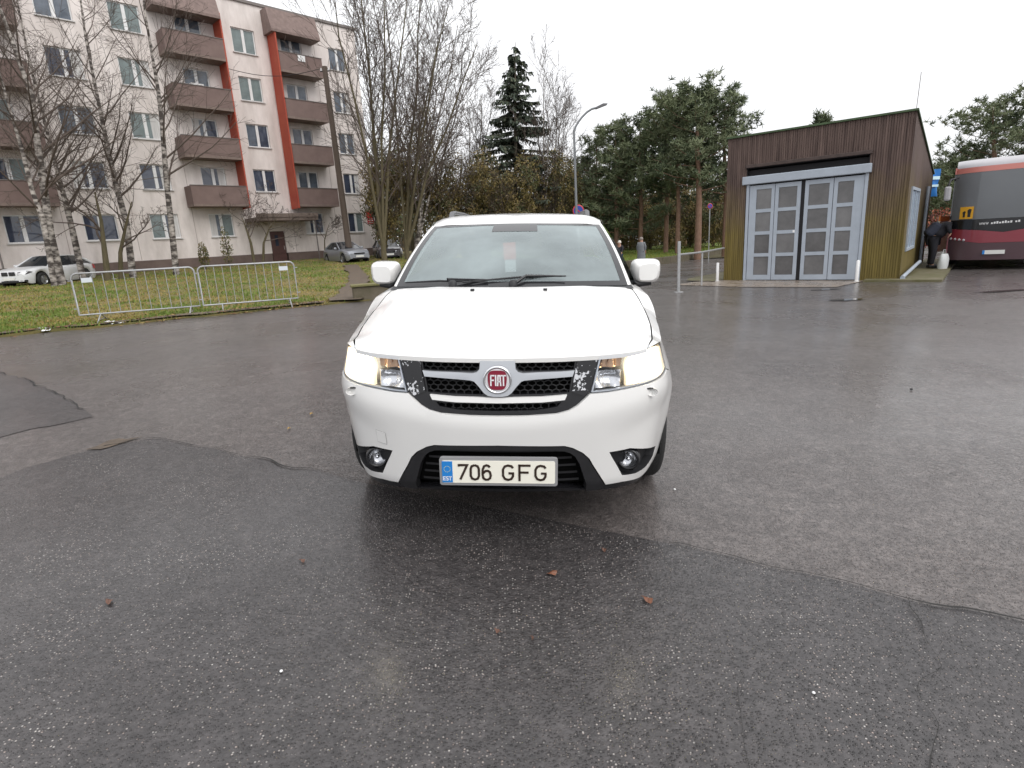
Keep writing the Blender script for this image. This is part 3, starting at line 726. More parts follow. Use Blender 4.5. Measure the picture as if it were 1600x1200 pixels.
# plan outline: front centre -> corner -> side -> rear centre
CP = [(0, 0), (.15, .004), (.30, .016), (.50, .050), (.65, .100), (.748, .175), (.815, .275), (.860, .40), (.898, .56), (.926, .75), (.938, 1.0), (.936, 1.5), (.936, 2.5), (.934, 3.5), (.928, 4.1), (.905, 4.45), (.85, 4.68), (.74, 4.80), (.5, 4.86), (.25, 4.885), (0, 4.89)]
def catmull(cp, n=14):
    P = [Vector((-cp[1][0], cp[1][1]))] + [Vector(p) for p in cp] + [Vector((-cp[-2][0], cp[-2][1]))]; out = []
    for i in range(1, len(P)-2):
        for k in range(n):
            t = k/n; a, b, c, d = P[i-1:i+3]
            out.append(.5*((2*b) + (c-a)*t + (2*a-5*b+4*c-d)*t*t + (3*b-a-3*c+d)*t**3))
    out.append(P[-2]); return out
CT = catmull(CP); CS = [0.0]
for i in range(1, len(CT)): CS.append(CS[-1] + (CT[i]-CT[i-1]).length)
def cpt(u):
    u = max(0, min(CS[-1], u)); lo, hi = 0, len(CS)-1
    while hi-lo > 1:
        mid = (lo+hi)//2
        if CS[mid] <= u: lo = mid
        else: hi = mid
    k = (u-CS[lo])/(CS[hi]-CS[lo])
    def nrm(i):
        t = CT[min(i+1, len(CT)-1)] - CT[max(i-1, 0)]; t.normalize(); return Vector((-t.y, t.x))
    p = CT[lo].lerp(CT[hi], k); n = nrm(lo).lerp(nrm(hi), k).normalized()
    return p, n
def ux(x):
    for i in range(len(CT)-1):
        if CT[i].x <= x <= CT[i+1].x: return CS[i] + (CS[i+1]-CS[i])*(x-CT[i].x)/max(1e-9, CT[i+1].x-CT[i].x)
    return CS[-1]
def uy(y):
    for i in range(len(CT)-1):
        if CT[i].y <= y <= CT[i+1].y: return CS[i] + (CS[i+1]-CS[i])*(y-CT[i].y)/max(1e-9, CT[i+1].y-CT[i].y)
    return CS[-1]
os_ = spl([.2, .3, .42, .55, .66, .78, .88, .96, 1.04, 1.14, 1.3], [.08, .045, .022, .0, -.010, .004, .022, .040, .060, .088, .15])
def offs(p, z):
    x = abs(p.x); zc = .635 + .14*min(1, x/.78)**2; dz = z-zc
    fr = .125*(sqrt(dz*dz+.0004)-.02) + (.03*dz if dz > 0 else 0) + (.25*max(0, .32-z))
    # the fog lamp corners are drawn back under the crease
    fr += .012*sm(x, .45, .7)*sm(zc-z, .03, .16)
    rr = .05*sm(z, .7, 1.1) + .10*max(0, .4-z)
    ws = sm(p.y, .28, .62); wr = sm(p.y, 4.35, 4.7)
    return fr*(1-ws) + ws*(os_(z)*(1-wr) + rr*wr) + .032*sm(z, .68, .97)*sm(p.y, .10, .40)*(1-sm(p.y, .75, 1.1))
def PS(u, z, d=0.0):
    p, n = cpt(abs(u)); o = offs(p, z) + d; s = -1 if u < 0 else 1
    return Vector((s*(p.x + n.x*o), p.y + n.y*o, z))
Zc = spl([0, .03, .1, .2, .4, .65, .9, 1.08, 1.2, 1.5], [.932, .941, .962, .988, 1.031, 1.080, 1.127, 1.156, 1.168, 1.185])
def H(x, y, d=0.0):
    k = (1 - .5*sm(y, .9, 1.2))*(.12+.88*sm(y, .19, .46)); a = abs(x)
    # a gentle power bulge in the middle of the bonnet
    return Vector((x, y, Zc(y) - .012*(a/.8)**2 - .058*k*(a/.79)**7.5 - .014*sm(a, .73, .82)*(1-sm(y, .34, .5)) + .006*sm(.50-a, -.06, .06)*sm(y, .1, .4) - d))
_tc = {}
def Tz(u):
    u = abs(u); key = round(u, 5)
    if key in _tc: return _tc[key]
    z = .95
    for i in range(40):
        q = PS(u, z); z = .6*z + .4*H(q.x, q.y).z
    _tc[key] = z; return z
def fs(u, v, d): return PS(u, v, d)
def mir(poly): return [(-u, v) for u, v in reversed(poly)]
X = ux
G_ = .004
CI = (Matrix.Translation(suv.location) @ CM_).inverted()
CO_ = CI @ Vector((0, 0, CAMH))
def inv(px, py):
    """point of the front surface met by the sight line of a pixel"""
    d = CI.to_3x3() @ ray(px, py); s = -1 if px < 783 else 1; best = None
    for st in range(2):
        R1 = [(X(.02)+i*.02, .26+j*.02) for i in range(62) for j in range(38)] if st == 0 else [(best[1]+i*.0025, best[2]+j*.0025) for i in range(-9, 10) for j in range(-9, 10)]
        for u, z in R1:
            v = PS(s*abs(u), z)-CO_; e = (v - d*(v.dot(d)/d.dot(d))).length + (.0004*v.length)
            if best is None or e < best[0]: best = (e, abs(u), z)
    return best[1], best[2]
def inv2(a, b): p, q = inv(*a), inv(*b); return ((p[0]+q[0])/2, (p[1]+q[1])/2)
# --- headlight outlines (u, z)
hl_u0, hl_u1 = X(.470), uy(.315)
hb = [inv2(*q) for q in (((549.5, 594), (1029, 594.5)), ((566.7, 601.5), (1007, 600.5)), ((590, 606.8), (983, 606.3)), ((613.3, 611), (955, 611.5)))]
hl = [(hl_u0 + (hl_u1-hl_u0)*i/14, Tz(hl_u0 + (hl_u1-hl_u0)*i/14)-.005) for i in range(15)] + \
     [(uy(.335), .93), (uy(.345), .88), (uy(.343), .826)] + hb + [(X(.427), .784), (X(.444), .845), (X(.458), .90)]
gr_half = [(X(.40), .759), (X(.362), .727), (X(.325), .707), (X(.27), .694), (X(.13), .686), (0, .6845)]
hl_in = [(X(.466), Tz(X(.466))-.005), (X(.453), .90), (X(.439), .845), (X(.421), .782)]
grille = [(u, Tz(u)-.006) for u in [X(.466)*(1-2*i/24) for i in range(25)]] + [(-u, v) for u, v in hl_in[1:]] + [(-u, v) for u, v in gr_half] + gr_half[::-1][1:] + hl_in[::-1][:-1]
grille = grille[::-1]
# --- bumper skin
WY, WZc, AR = .96, .365, .435
def arch(y): return WZc + sqrt(max(0, AR*AR-(y-WY)**2))
bh = [(0, .682)] + [(u, v-.003) for u, v in gr_half[::-1][1:]] + [(X(.424), .779)] + [(u, v-.005) for u, v in hb[::-1]] + [(uy(.35), .818), (uy(.46), .788), (uy(.60), .748), (uy(.655), .715)]
ar = [(uy(WY - AR*cos(a)), WZc + AR*sin(a)) for a in [radians(q) for q in (50, 40, 30, 20, 10, 2)]]
bE = [inv2(*q) for q in (((569, 736), (1012, 732)), ((579, 744), (1000, 744)), ((600, 749), (975, 752)), ((623.8, 753.3), (948, 758)))]
bot = [(uy(.50), .345), (uy(.42), min(.345, bE[0][1]))] + bE
intk = [inv2(*q) for q in (((630, 740), (939, 744)), ((636.7, 725.3), (929, 730)), ((643, 715), (921, 716)), ((650.7, 706.7), (910.6, 706.6)), ((664.7, 698.5), (894, 699)), ((678.7, 695), (882.6, 696.6)))] + [(0, inv2((760, 696), (800, 696))[1])]
half = bh + ar + bot + intk
bump_outer = half[::-1] + [(-u, v) for u, v in half][1:-1]
fog = [inv2(*q) for q in (((557.5, 692), (1016, 695.4)), ((585, 697), (986, 700)), ((614.5, 704.3), (952.6, 706)), ((611, 713), (957, 714)), ((599.3, 738.2), (973.6, 742.8)), ((592, 738), (983, 742)), ((580.7, 734.7), (994.6, 740)), ((567.5, 723), (1009.8, 730)), ((560, 706), (1015, 712)))]
mb = sheet(bump_outer, [fog, mir(fog)], .028, fs, .03, spb=.014, flip=True)
# outer was listed clockwise/counter-clockwise alike: normals are fixed below
bumper = mb.build('front_bumper', M_PAINT, suv, fix=False)
# --- fenders, doors, quarters
def topline(y0, y1, n=16): return [(uy(y0+(y1-y0)*i/n), Tz(uy(y0+(y1-y0)*i/n))) for i in range(n+1)]
fen = topline(.319, 1.45) + [(uy(1.45), .30)] + [(uy(WY - AR*cos(a)), WZc + AR*sin(a)) for a in [radians(q) for q in range(178, 52, -9)]] + \
      [(uy(.66), .719), (uy(.60), .752), (uy(.46), .792), (uy(.354), .823), (uy(.352), .88), (uy(.342), .93)]
RW = 3.85
fd = [(uy(1.457), .30), (uy(1.457), Tz(uy(1.45)))] + [(uy(y), 1.122+.004*(y-1.46)*10*.5) for y in (1.8, 2.2, 2.55)] + [(uy(2.55), .30)]
rd = [(uy(2.557), .30), (uy(2.557), 1.143)] + [(uy(y), 1.145+.02*(y-2.56)) for y in (3.0, 3.6)] + [(uy(3.6), .86)] + [(uy(RW - AR*cos(a)), WZc + AR*sin(a)) for a in [radians(q) for q in (55, 40, 25, 10)]] + [(uy(3.40), .30)]
qp = [(uy(3.607), 1.166), (uy(4.0), 1.172), (uy(4.45), 1.175), (CS[-1]-.02, 1.12), (CS[-1]-.02, .32), (uy(4.5), .32)] + [(uy(RW - AR*cos(a)), WZc + AR*sin(a)) for a in [radians(q) for q in range(178, 55, -10)]] + [(uy(3.607), .84)]
for s in (1, -1):
    for nm, poly in (('front_fender', fen), ('front_door', fd), ('rear_door', rd), ('rear_quarter', qp)):
        p2 = poly if s > 0 else mir(poly)
        o = sheet(p2, [], .05, fs, .02, spb=.03, flip=True).build(nm, M_PAINT, suv)
        if 'door' in nm:
            yy = 2.35 if nm == 'front_door' else 3.42
            MB().box(PS(s*uy(yy), 1.02, -.02), (.03, .17, .035)).build('handle', M_PAINT, o, bevel=.01)
# --- bonnet and fender tops
xh = spl([.1, .18, .35, .65, .9, 1.15, 1.5], [.700, .712, .745, .785, .793, .768, .745])
def Txy(u): q = PS(u, Tz(u)); return (q.x, q.y)
n = 30; uh = X(.706)
front = [Txy(uh*(-1+2*i/n)) for i in range(n+1)]
sideR = [(xh(y)-.0045, y) for y in (.3, .45, .6, .75, .9, 1.0, 1.1, 1.18)]
rear = [(.77*(1-2*i/16)*.985, 1.075+.115*(1-2*i/16)**2) for i in range(17)]
hoodp = front + sideR + rear + [(-x, y) for x, y in reversed(sideR)]
hood = sheet(hoodp, [], .045, H, .02, spb=.03).build('bonnet', M_PAINT, suv)
for s in (1, -1):
    o_ = [Txy(X(.715)+(uy(.30)-X(.715))*i/6) for i in range(7)] + [Txy(uy(y)) for y in [.34+i*.06 for i in range(19)]]
    inn = [(.770, 1.44), (.772, 1.25)] + [(xh(y)+.003, y) for y in (1.15, 1.0, .85, .7, .55, .4, .28)]
    poly = o_ + inn
    if s < 0: poly = [(-x, y) for x, y in reversed(poly)]
    sheet(poly, [], .035, H, .0, spb=.03).build('fender_top', M_PAINT, suv)
    # washer jets
    MB().box(H(s*.22, 1.0)+Vector((0, 0, .004)), (.022, .03, .012)).build('washer_jet', M_MBLK, hood)
# dark liner so that gaps look into shade
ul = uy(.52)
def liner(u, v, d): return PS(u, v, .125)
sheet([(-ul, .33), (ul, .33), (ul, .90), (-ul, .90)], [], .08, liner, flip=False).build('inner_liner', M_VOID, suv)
MB().b2((-.66, .22, .26), (.66, 4.6, .92)).b2((-.74, 1.5, .24), (.74, 3.3, .6)).build('underbody', M_VOID, suv)
for s in (1, -1):
    for wy in (WY, RW):
        MB().grid([[Vector((s*xx_, wy+.455*cos(a), WZc+.455*sin(a))) for a in [radians(-8+q*14) for q in range(15)]] for xx_ in (.60, .85)]).build('wheel_arch', M_VOID, suv)
# --- headlights
def shrink(poly, k):
    cx = sum(p[0] for p in poly)/len(poly); cy = sum(p[1] for p in poly)/len(poly)
    return [(cx+(u-cx)*k, cy+(v-cy)*k) for u, v in poly]
for s in (1, -1):
    h_ = hl if s > 0 else mir(hl)
    hou = sheet(shrink(h_, .995), [], .04, lambda u, v, d: PS(u, v, .085-d), .08, spb=.03, flip=True)
    lamp = hou.build('headlight', M_BEZEL, suv)
    sheet(h_, [], .03, fs, .012, spb=.02, flip=True).build('lens', M_LENS, lamp)
    def q2(pp): return pp if s > 0 else mir(pp)
    # rim line
    rim = sheet(h_, [shrink(h_, .955)], .03, lambda u, v, d: PS(u, v, .010+d), .02, spb=.02, flip=True); rim.build('bezel', M_SILV, lamp)
    # lit main reflector: a shallow bowl filling the outer half
    lb_ = [(uy(.335), .836)] + [(u, v+.012) for u, v in hb[:2]] + [(X(.592), hb[2][1]+.012)]
    lit = lb_[::-1] + [(uy(.338), .88), (uy(.326), .925), (uy(.30), Tz(uy(.30))-.02)] + [(u, Tz(u)-.018) for u in (X(.77), X(.70), X(.65), X(.605))] + [(X(.598), .88)]
    def bowl(u, v, d):
        a = (abs(u)-X(.69))/.12; b = (v-.888)/.075; return PS(u, v, .005+.05*max(0, 1-a*a-b*b)+d)
    sheet(q2(lit), [], .02, bowl, .02, flip=True).build('reflector', M_LIT, lamp)
    c = PS(s*X(.685), .888, .035)
    MB().lathe([(0, -.035), (.03, -.03), (.044, -.01), (.047, .012), (.03, .02)], 20, M=Matrix.Translation(c) @ Matrix.Rotation(pi/2, 4, 'X')).build('projector_lens', M_BULB, lamp)
    # inner chambers
    up = [(X(.478), .888), (X(.585), .890), (X(.59), .945), (X(.484), .938)]
    dn = [(X(.45), .797), (X(.575), .802), (X(.583), .878), (X(.470), .876)]
    sheet(q2(up), [], .015, lambda u, v, d: PS(u, v, .04+.012*sin(abs(u)*90)+d), .02, flip=True).build('indicator_reflector', mat('amber_reflector', (.50, .32, .20), .22, metal=.6) if s > 0 else bpy.data.materials['amber_reflector'], lamp)
    def rb(u, v, d):
        a = (abs(u)-X(.515))/.06; b = (v-.84)/.045; return PS(u, v, .028+.035*max(0, 1-a*a-b*b)+.003*sin(abs(u)*260)+d)
    sheet(q2(dn), [], .010, rb, .02, flip=True).build('side_light_reflector', M_REFL, lamp)
    MB().lathe([(0, -.03), (.008, -.025), (.010, .0), (.010, .02)], 10, M=Matrix.Translation(PS(s*X(.53), .917, .05)) @ Matrix.Rotation(pi/2, 4, 'X')).build('indicator_bulb', M_AMBER, lamp)
    # headlight washer cap, tow eye cover
    cc = PS(s*X(.715), .765, -.004)
    MB().lathe([(0, -.012), (.016, -.010), (.02, 0), (.02, .012)], 14, M=Matrix.Translation(cc) @ Matrix.Rotation(pi/2, 4, 'X') @ Matrix.Scale(1.3, 4, (0, 0, 0) if False else (1, 0, 0))).build('headlight_washer', M_PAINT, suv)
    MB().box(PS(s*X(.705), .782, -.003), (.03, .012, .006)).build('washer_slot', M_MBLK, suv)
tow = [(-X(.608), .580), (-X(.556), .572), (-X(.556), .512), (-X(.608), .518)][::-1]
o = sheet(tow, [], .02, lambda u, v, d: PS(u, v, -.0025+d), .002, flip=True).build('tow_eye_cover', M_PAINT, suv)
sheet(shrink(tow, 1.07), [shrink(tow, 1.0)], .02, lambda u, v, d: PS(u, v, -.0012+d), 0, flip=True).build('cover_gap', mat('gap_grey', (.25, .25, .25), .6), o)
# --- grille
oUL = [(X(.352), .890), (X(.30), .888), (X(.115), .886), (X(.098), .891), (X(.088), .903), (X(.085), .938), (X(.22), .939), (X(.362), .944)]
oLL = [(X(.330), .786), (X(.20), .781), (X(.075), .779), (X(.062), .79), (X(.085), .820), (X(.105), .840), (X(.125), .845), (X(.20), .848), (X(.343), .857)]
oBT = [(-X(.292), .742), (-X(.20), .737), (0, .735), (X(.20), .737), (X(.292), .742), (X(.275), .722), (X(.18), .707), (0, .703), (-X(.18), .707), (-X(.275), .722)][::-1]
openings = [oUL, mir(oUL), oLL, mir(oLL), oBT]
gsur = sheet(grille, openings, .02, lambda u, v, d: PS(u, v, .016+d), .035, spb=.012, flip=True).build('grille', M_GBLK, suv)
sheet(grille, [], .05, lambda u, v, d: PS(u, v, .07+d), flip=True).build('grille_backing', M_VOID, gsur)
mb = MB(); pitch = .030; rr_ = pitch/1.732
seen = set()
for op in openings:
    ex = shrink(op, 1.06); us = [p[0] for p in op]; vs_ = [p[1] for p in op]
    i = 0; v = .68
    row = 0
    while v < .96:
        u = -.42 + (pitch*.5 if row % 2 else 0)
        while u < .42:
            hexp = [(u + rr_*1.25*sin(radians(60*k)), v + rr_*.8*cos(radians(60*k))) for k in range(6)]
            for k in range(3):
                a, b = hexp[k], hexp[k+1]
                if pip((a[0]+b[0])/2, (a[1]+b[1])/2, ex): mb.tube([PS(*a, .036), PS(*b, .036)], .0034, 4, cap=False)
            u += pitch*1.25
        v += rr_*1.5*.8; row += 1
mb.build('grille_mesh', mat('mesh_black', (.02, .02, .022), .35), gsur)['kind'] = 'stuff'
# chipped side panels
for s in (1, -1):
    sp_ = [(X(.395), .770), (X(.425), .79), (X(.440), .85), (X(.455), .905), (X(.462), .945), (X(.372), .944), (X(.360), .893), (X(.340), .79)]
    sheet(sp_ if s > 0 else mir(sp_), [], .02, lambda u, v, d: PS(u, v, .006+d), .012, flip=True).build('chipped_panel', M_CHIP, gsur)
# silver cross piece with badge seat
cb = [(X(.354), .887), (X(.30), .884), (X(.115), .881), (X(.095), .886), (X(.083), .899), (X(.080), .9355), (0, .9345)]
cl = [(X(.344), .860), (X(.20), .851), (X(.125), .848), (X(.108), .843), (X(.088), .822), (X(.064), .792), (X(.045), .779), (X(.02), .775), (0, .7745)]
cross = cl[::-1] + cb[:-1]; cross = [(0, .7745)] + cl[::-1][1:] + cb
full = cross[:-1] + [(0, .9345)] + [(-u, v) for u, v in reversed(cross[1:-1])]
sheet(full, [], .012, lambda u, v, d: PS(u, v, -.006+.010*sm(abs(u), .12, .2)+d+.004*(abs(v-(.868))*18)**2*sm(abs(u), .1, .15)), .03, spb=.01, flip=True).build('silver_cross_bar', M_SILV, gsur)
lb = [(X(.318), .778), (X(.2), .7705), (0, .7685), (-X(.2), .7705), (-X(.318), .778), (-X(.307), .755), (-X(.2), .746), (0, .743), (X(.2), .746), (X(.307), .755)]
sheet(lb, [], .012, lambda u, v, d: PS(u, v, .002+d), .03, spb=.012, flip=True).build('lower_bar', M_PAINT, gsur)
# badge
bc = PS(0, .853, -.018); BT = Matrix.Translation(bc) @ Matrix.Rotation(radians(90), 4, 'X')
badge = MB().lathe([(.066, -.012), (.066, .0), (.062, .006), (.056, .004), (.054, .002)], 40, M=BT).build('badge', M_CHROME, gsur)
MB().lathe([(.0545, .0015), (.02, .003), (0, .003)], 40, M=BT).build('badge_face', mat('badge_white', (.78, .78, .80), .25), badge)
def bfn(x, z, h): return (bc.x + x, bc.y - h, bc.z + z)
shield = []
for k in range(40):
    a = 2*pi*k/40; ca, sa = cos(a), sin(a)
    e = 1/((abs(ca)/.043)**4 + (abs(sa)/.045)**4)**.25
    shield.append((ca*e*(1-.14*max(0, -sa)), sa*e + .001))
MB().prism(shield, bfn, .003, .0055).build('badge_shield', mat('badge_red', (.24, .012, .035), .25, coat=.5), badge, fix=True)
lw_ = .0065
LET = {'F': [[(0, 0), (0, 1)], [(0, 1), (1, 1)], [(0, .52), (.8, .52)]], 'I': [[(.5, 0), (.5, 1)]],
       'A': [[(0, 0), (.18, 1), (.82, 1), (1, 0)], [(.1, .38), (.9, .38)]], 'T': [[(.5, 0), (.5, 1)], [(-.1, 1), (1.1, 1)]],
       'E': [[(1, 1), (0, 1), (0, 0), (1, 0)], [(0, .5), (.85, .5)]], 'S': [[(1, .92), (.8, 1), (.2, 1), (0, .82), (.1, .6), (.9, .42), (1, .2), (.8, 0), (.2, 0), (0, .1)]],
       '7': [[(0, .90), (0, 1), (1, 1), (.12, 0)]],
       '0': [[(.5, 1), (.15, .93), (0, .75), (0, .25), (.15, .07), (.5, 0), (.85, .07), (1, .25), (1, .75), (.85, .93), (.5, 1)]],
       '6': [[(.9, .86), (.75, .96), (.5, 1), (.2, .93), (.03, .7), (0, .35), (.1, .1), (.35, 0), (.65, 0), (.9, .1), (1, .3), (.9, .52), (.65, .62), (.35, .6), (.08, .45)]],
       'G': [[(1, .82), (.85, .95), (.5, 1), (.18, .93), (0, .72), (0, .28), (.18, .07), (.5, 0), (.82, .06), (1, .25), (1, .46), (.55, .46)]],
       'W': [[(0, 1), (.25, 0), (.5, .9), (.75, 0), (1, 1)]]}
def letters(mb, txt, x0, z0, w, hgt, gap, lw, fn, h0, h1):
    x = x0
    for ch in txt:
        if ch == ' ': x += w + gap*1.6; continue
        ww_ = w*.35 if ch == 'I' else w
        for st in LET[ch]:
            pts = [Vector((x + (p[0]*ww_ if ch != 'I' else ww_*.5), z0 + p[1]*hgt)) for p in st]
            L_, R_ = [], []
            for i, p in enumerate(pts):
                a = (p-pts[i-1]).normalized() if i else (pts[1]-p).normalized(); b = (pts[i+1]-p).normalized() if i < len(pts)-1 else a
                t = (a+b).normalized() if (a+b).length > .01 else a; nn = Vector((-t.y, t.x)); k = lw/2/max(.5, nn.dot(Vector((-a.y, a.x))))
                ext = t*(-lw*.5 if i == 0 else (lw*.5 if i == len(pts)-1 else 0)) if st[0] != st[-1] and i in (0, len(pts)-1) and ch in 'FIATE' else Vector((0, 0))
                L_.append(p+ext+nn*k); R_.append(p+ext-nn*k)
            for i in range(len(pts)-1):
                mb.prism([tuple(R_[i]), tuple(R_[i+1]), tuple(L_[i+1]), tuple(L_[i])], fn, h0, h1)
        x += ww_ + gap
    return mb
letters(MB(), 'FIAT', -.029, -.022, .0135, .045, .0062, .0062, bfn, .0056, .0075).build('badge_lettering', mat('badge_letters', (.85, .85, .87), .3), badge)
# --- lower intake with trim, backing and slats
ins = [(X(.425), .314), (X(.385), .43), (X(.362), .470), (X(.338), .490), (X(.31), .501), (X(.27), .506), (0, .509)]
IB = bE[-1]; LIPC = inv2((760, 769), (806, 770))[1]; LIP = [inv2(*q) for q in (((636.7, 765), (941, 764)), ((605, 760), (968, 761)), ((584, 753.5), (992, 753)), ((570, 743), (1011, 740)))]
outr = [(IB[0]-.03, IB[1]-.028), (IB[0], IB[1])] + intk
outr = [(u-.004 if u > .01 else 0, v-.003) for u, v in outr]
ring = [(X(.425), IB[1]-.030)] + outr + [(-u, v) for u, v in outr[::-1][1:]] + [(-X(.425), IB[1]-.030)] + [(-u, v) for u, v in ins] + ins[::-1][1:]
sheet(ring, [], .015, lambda u, v, d: PS(u, v, .004+d), .05, spb=.012, flip=False).build('intake_trim', M_MBLK, suv)
inp = [(X(.43), .305)] + ins + [(-u, v) for u, v in ins[::-1][1:]] + [(-X(.43), .305)]
intake = sheet(inp, [], .05, lambda u, v, d: PS(u, v, .06+d), flip=False).build('lower_intake', M_VOID, suv)
for z in (.335, .375, .415, .455, .495):
    wx = interp([.3, .43, .5], [.40, .37, .32], z)
    mb = MB(); mb.grid([[PS(X(wx)*q/10 if q >= 0 else -X(wx)*-q/10, z+dz_, .035) for q in range(-10, 11)] for dz_ in (-.006, .006)]); mb.build('intake_slat', M_MBLK, intake)
# --- black lower valance
vt = [(X(.30), LIPC+.02), (IB[0]-.035, IB[1]-.03)] + [(u, v-.003) for u, v in reversed(bE)] + [(uy(.42), min(.345, bE[0][1])-.003), (uy(.50), .342), (uy(.53), .30), (uy(.42), .295)] + LIP[::-1] + [(X(.3), LIPC+.001), (0, LIPC)]
vl = [(0, LIPC+.02)] + vt; vfull = vl + [(-u, v) for u, v in reversed(vt[:-1])]
sheet(vfull, [], .025, lambda u, v, d: PS(u, v, .008+d*1.0), .10, spb=.015, flip=True).build('front_lip', M_GBLK, suv)
# --- fog lamps
for s in (1, -1):
    fp_ = shrink(fog if s > 0 else mir(fog), .985)
    pk = sheet(fp_, [], .02, lambda u, v, d: PS(u, v, .045-d), .045, spb=.012, flip=True).build('fog_lamp_pocket', M_MBLK, suv)
    fc = inv2((582.5, 714.8), (988, 719)); c = PS(s*fc[0], fc[1], .030); T_ = Matrix.Translation(c) @ Matrix.Rotation(-s*.30, 4, 'Z') @ Matrix.Rotation(pi/2, 4, 'X')
    MB().lathe([(.055, -.02), (.056, .018), (.050, .026), (.042, .016)], 26, M=T_).build('fog_lamp_ring', M_GBLK, pk)
    MB().lathe([(.042, .016), (.035, .004), (.018, -.004), (0, -.006)], 26, M=T_).build('fog_reflector', M_REFL, pk)
    MB().lathe([(.042, .017), (.03, .026), (.015, .030), (0, .031)], 26, M=T_).build('fog_lens', M_LENS, pk)
    MB().lathe([(.010, .0), (.010, .018), (0, .020)], 12, M=T_).build('fog_bulb', M_CHROME, pk)
# --- number plate
pc = Vector((0, -.030, .425)); tilt = Matrix.Translation(pc) @ Matrix.Rotation(radians(0), 4, 'X')
def rrect(w, h, r, n=4):
    P = []
    for cx, cy, a0 in ((w/2-r, h/2-r, 0), (-w/2+r, h/2-r, 90), (-w/2+r, -h/2+r, 180), (w/2-r, -h/2+r, 270)):
        P += [(cx + r*cos(radians(a0+90*k/n)), cy + r*sin(radians(a0+90*k/n))) for k in range(n+1)]
    return P
def pfn(x, z, h): return (pc.x+x, pc.y-h, pc.z+z)
hold = MB().prism(rrect(.548, .138, .012), pfn, -.02, .0).build('plate_holder', mat('holder_grey', (.36, .36, .37), .35, metal=.3), suv, fix=True)
plate = MB().prism(rrect(.524, .110, .008), pfn, .0005, .004).build('number_plate', mat('plate_cream', (.90, .875, .77), .35, emit=None), hold, fix=True)
blue = MB().prism([(-.262, -.053), (-.213, -.053), (-.213, .053), (-.262, .053)], pfn, .0042, .0052).build('country_band', mat('euro_blue', (.02, .22, .62), .4), hold, fix=True)
mb = MB()
for k in range(12):
    a = 2*pi*k/12; cx, cz = -.2375 + .0145*cos(a), .014 + .0145*sin(a)
    mb.prism([(cx + (.0028 if j % 2 == 0 else .0012)*sin(2*pi*j/10), cz + (.0028 if j % 2 == 0 else .0012)*cos(2*pi*j/10)) for j in range(10)], pfn, .0053, .0058)
mb.build('stars', mat('star_yellow', (.62, .66, .35), .5), blue, fix=True)
letters(MB(), 'EST', -.2575, -.041, .0095, .0165, .0045, .0038, pfn, .0053, .0060).build('country_letters', M_WHT, blue)
MI = mat('plate_ink', (.028, .014, .008), .5)
x = -.185; mb = MB()
for ch, x, w_ in zip('706GFG', (-.182, -.128, -.073, .022, .098, .172), (.038,)*3+(.046,)*3): letters(MB(), ch, x, -.037, w_, .072, 0, .0105, pfn, .0042, .0062).build('plate_character', MI, hold)
# --- windscreen, cowl, pillars, roof
def WS(s, v):
    b = Vector((s*.748, 1.115+.135*s*s, 1.158-.008*s*s)); t = Vector((s*.640, 2.02+.11*s*s, 1.543-.016*s*s))
    p = b.lerp(t, v); n_ = Vector((.25*s, -.42, .90)).normalized(); return p + n_*.035*4*v*(1-v)*(1-.3*s*s)
def wgrid(s0, s1, v0, v1, ns, nv, off=0.0, back=0.0):
    n_ = Vector((0, -.42, .9)).normalized()
    return [[WS(s0+(s1-s0)*i/ns, v0+(v1-v0)*j/nv) + n_*off for i in range(ns+1)] for j in range(nv+1)]
ws = MB().grid(wgrid(-1, 1, 0, 1, 24, 14)).build('windscreen', M_GLASS, suv)
mb = MB(); mb.grid(wgrid(-1, -.945, 0, 1, 2, 14, .002)); mb.grid(wgrid(.945, 1, 0, 1, 2, 14, .002)); mb.grid(wgrid(-.945, .945, 0, .055, 20, 1, .002)); mb.grid(wgrid(-.945, .945, .955, 1, 20, 1, .002))
mb.grid(wgrid(-.25, .25, .80, .955, 6, 3, .002)); mb.build('frit_band', M_FRIT, ws)
mb = MB(); mb.grid([[Vector((s_/10*.775, 1.06+.12*(s_/10)**2 + .09*k, 1.150-.006*(s_/10)**2 - (.006 if k == 0 else 0) + .006*k)) for s_ in range(-10, 11)] for k in (0, 1)]); mb.build('cowl', M_MBLK, suv)
PA = lambda v: Vector((.782, 1.30, 1.135)).lerp(Vector((.662, 2.17, 1.528)), v) + Vector((.012, -.02, .035))*4*v*(1-v)*.5
PB = lambda v: Vector((.800, 1.42, 1.135)).lerp(Vector((.672, 2.28, 1.515)), v) + Vector((.012, -.02, .035))*4*v*(1-v)*.5
for s in (1, -1):
    cols = []
    for j in range(13):
        v = j/12; w0 = WS(1, v)+Vector((0, 0, .002)); a = PA(v); b = PB(v); a2 = (w0+a)/2 + Vector((.004, -.004, .010))
        cols.append([Vector((s*p.x, p.y, p.z)) for p in (w0, a2, a, b, b+Vector((-.05, .02, -.01)))])
    if s < 0: cols = cols[::-1]
    mb = MB(); mb.grid(cols); mb.build('windscreen_pillar', M_PAINT, suv)
    # sail between bonnet corner, pillar and door
    MB().add([(s*.76, 1.20, 1.125), (s*.79, 1.44, 1.128), (s*.845, 1.46, 1.12), (s*.80, 1.24, 1.10)], [(0, 1, 2, 3) if s < 0 else (3, 2, 1, 0)]).build('pillar_foot', M_PAINT, suv)
ry = [2.02, 2.08, 2.18, 2.32, 2.7, 3.2, 3.8, 4.35, 4.60]; rz = [1.543, 1.566, 1.592, 1.614, 1.632, 1.637, 1.628, 1.59, 1.545]
rw_ = [.640, .645, .650, .656, .667, .67, .66, .63, .61]; rd_ = [.016, .025, .032, .036, .048, .05, .05, .05, .05]
rows = []
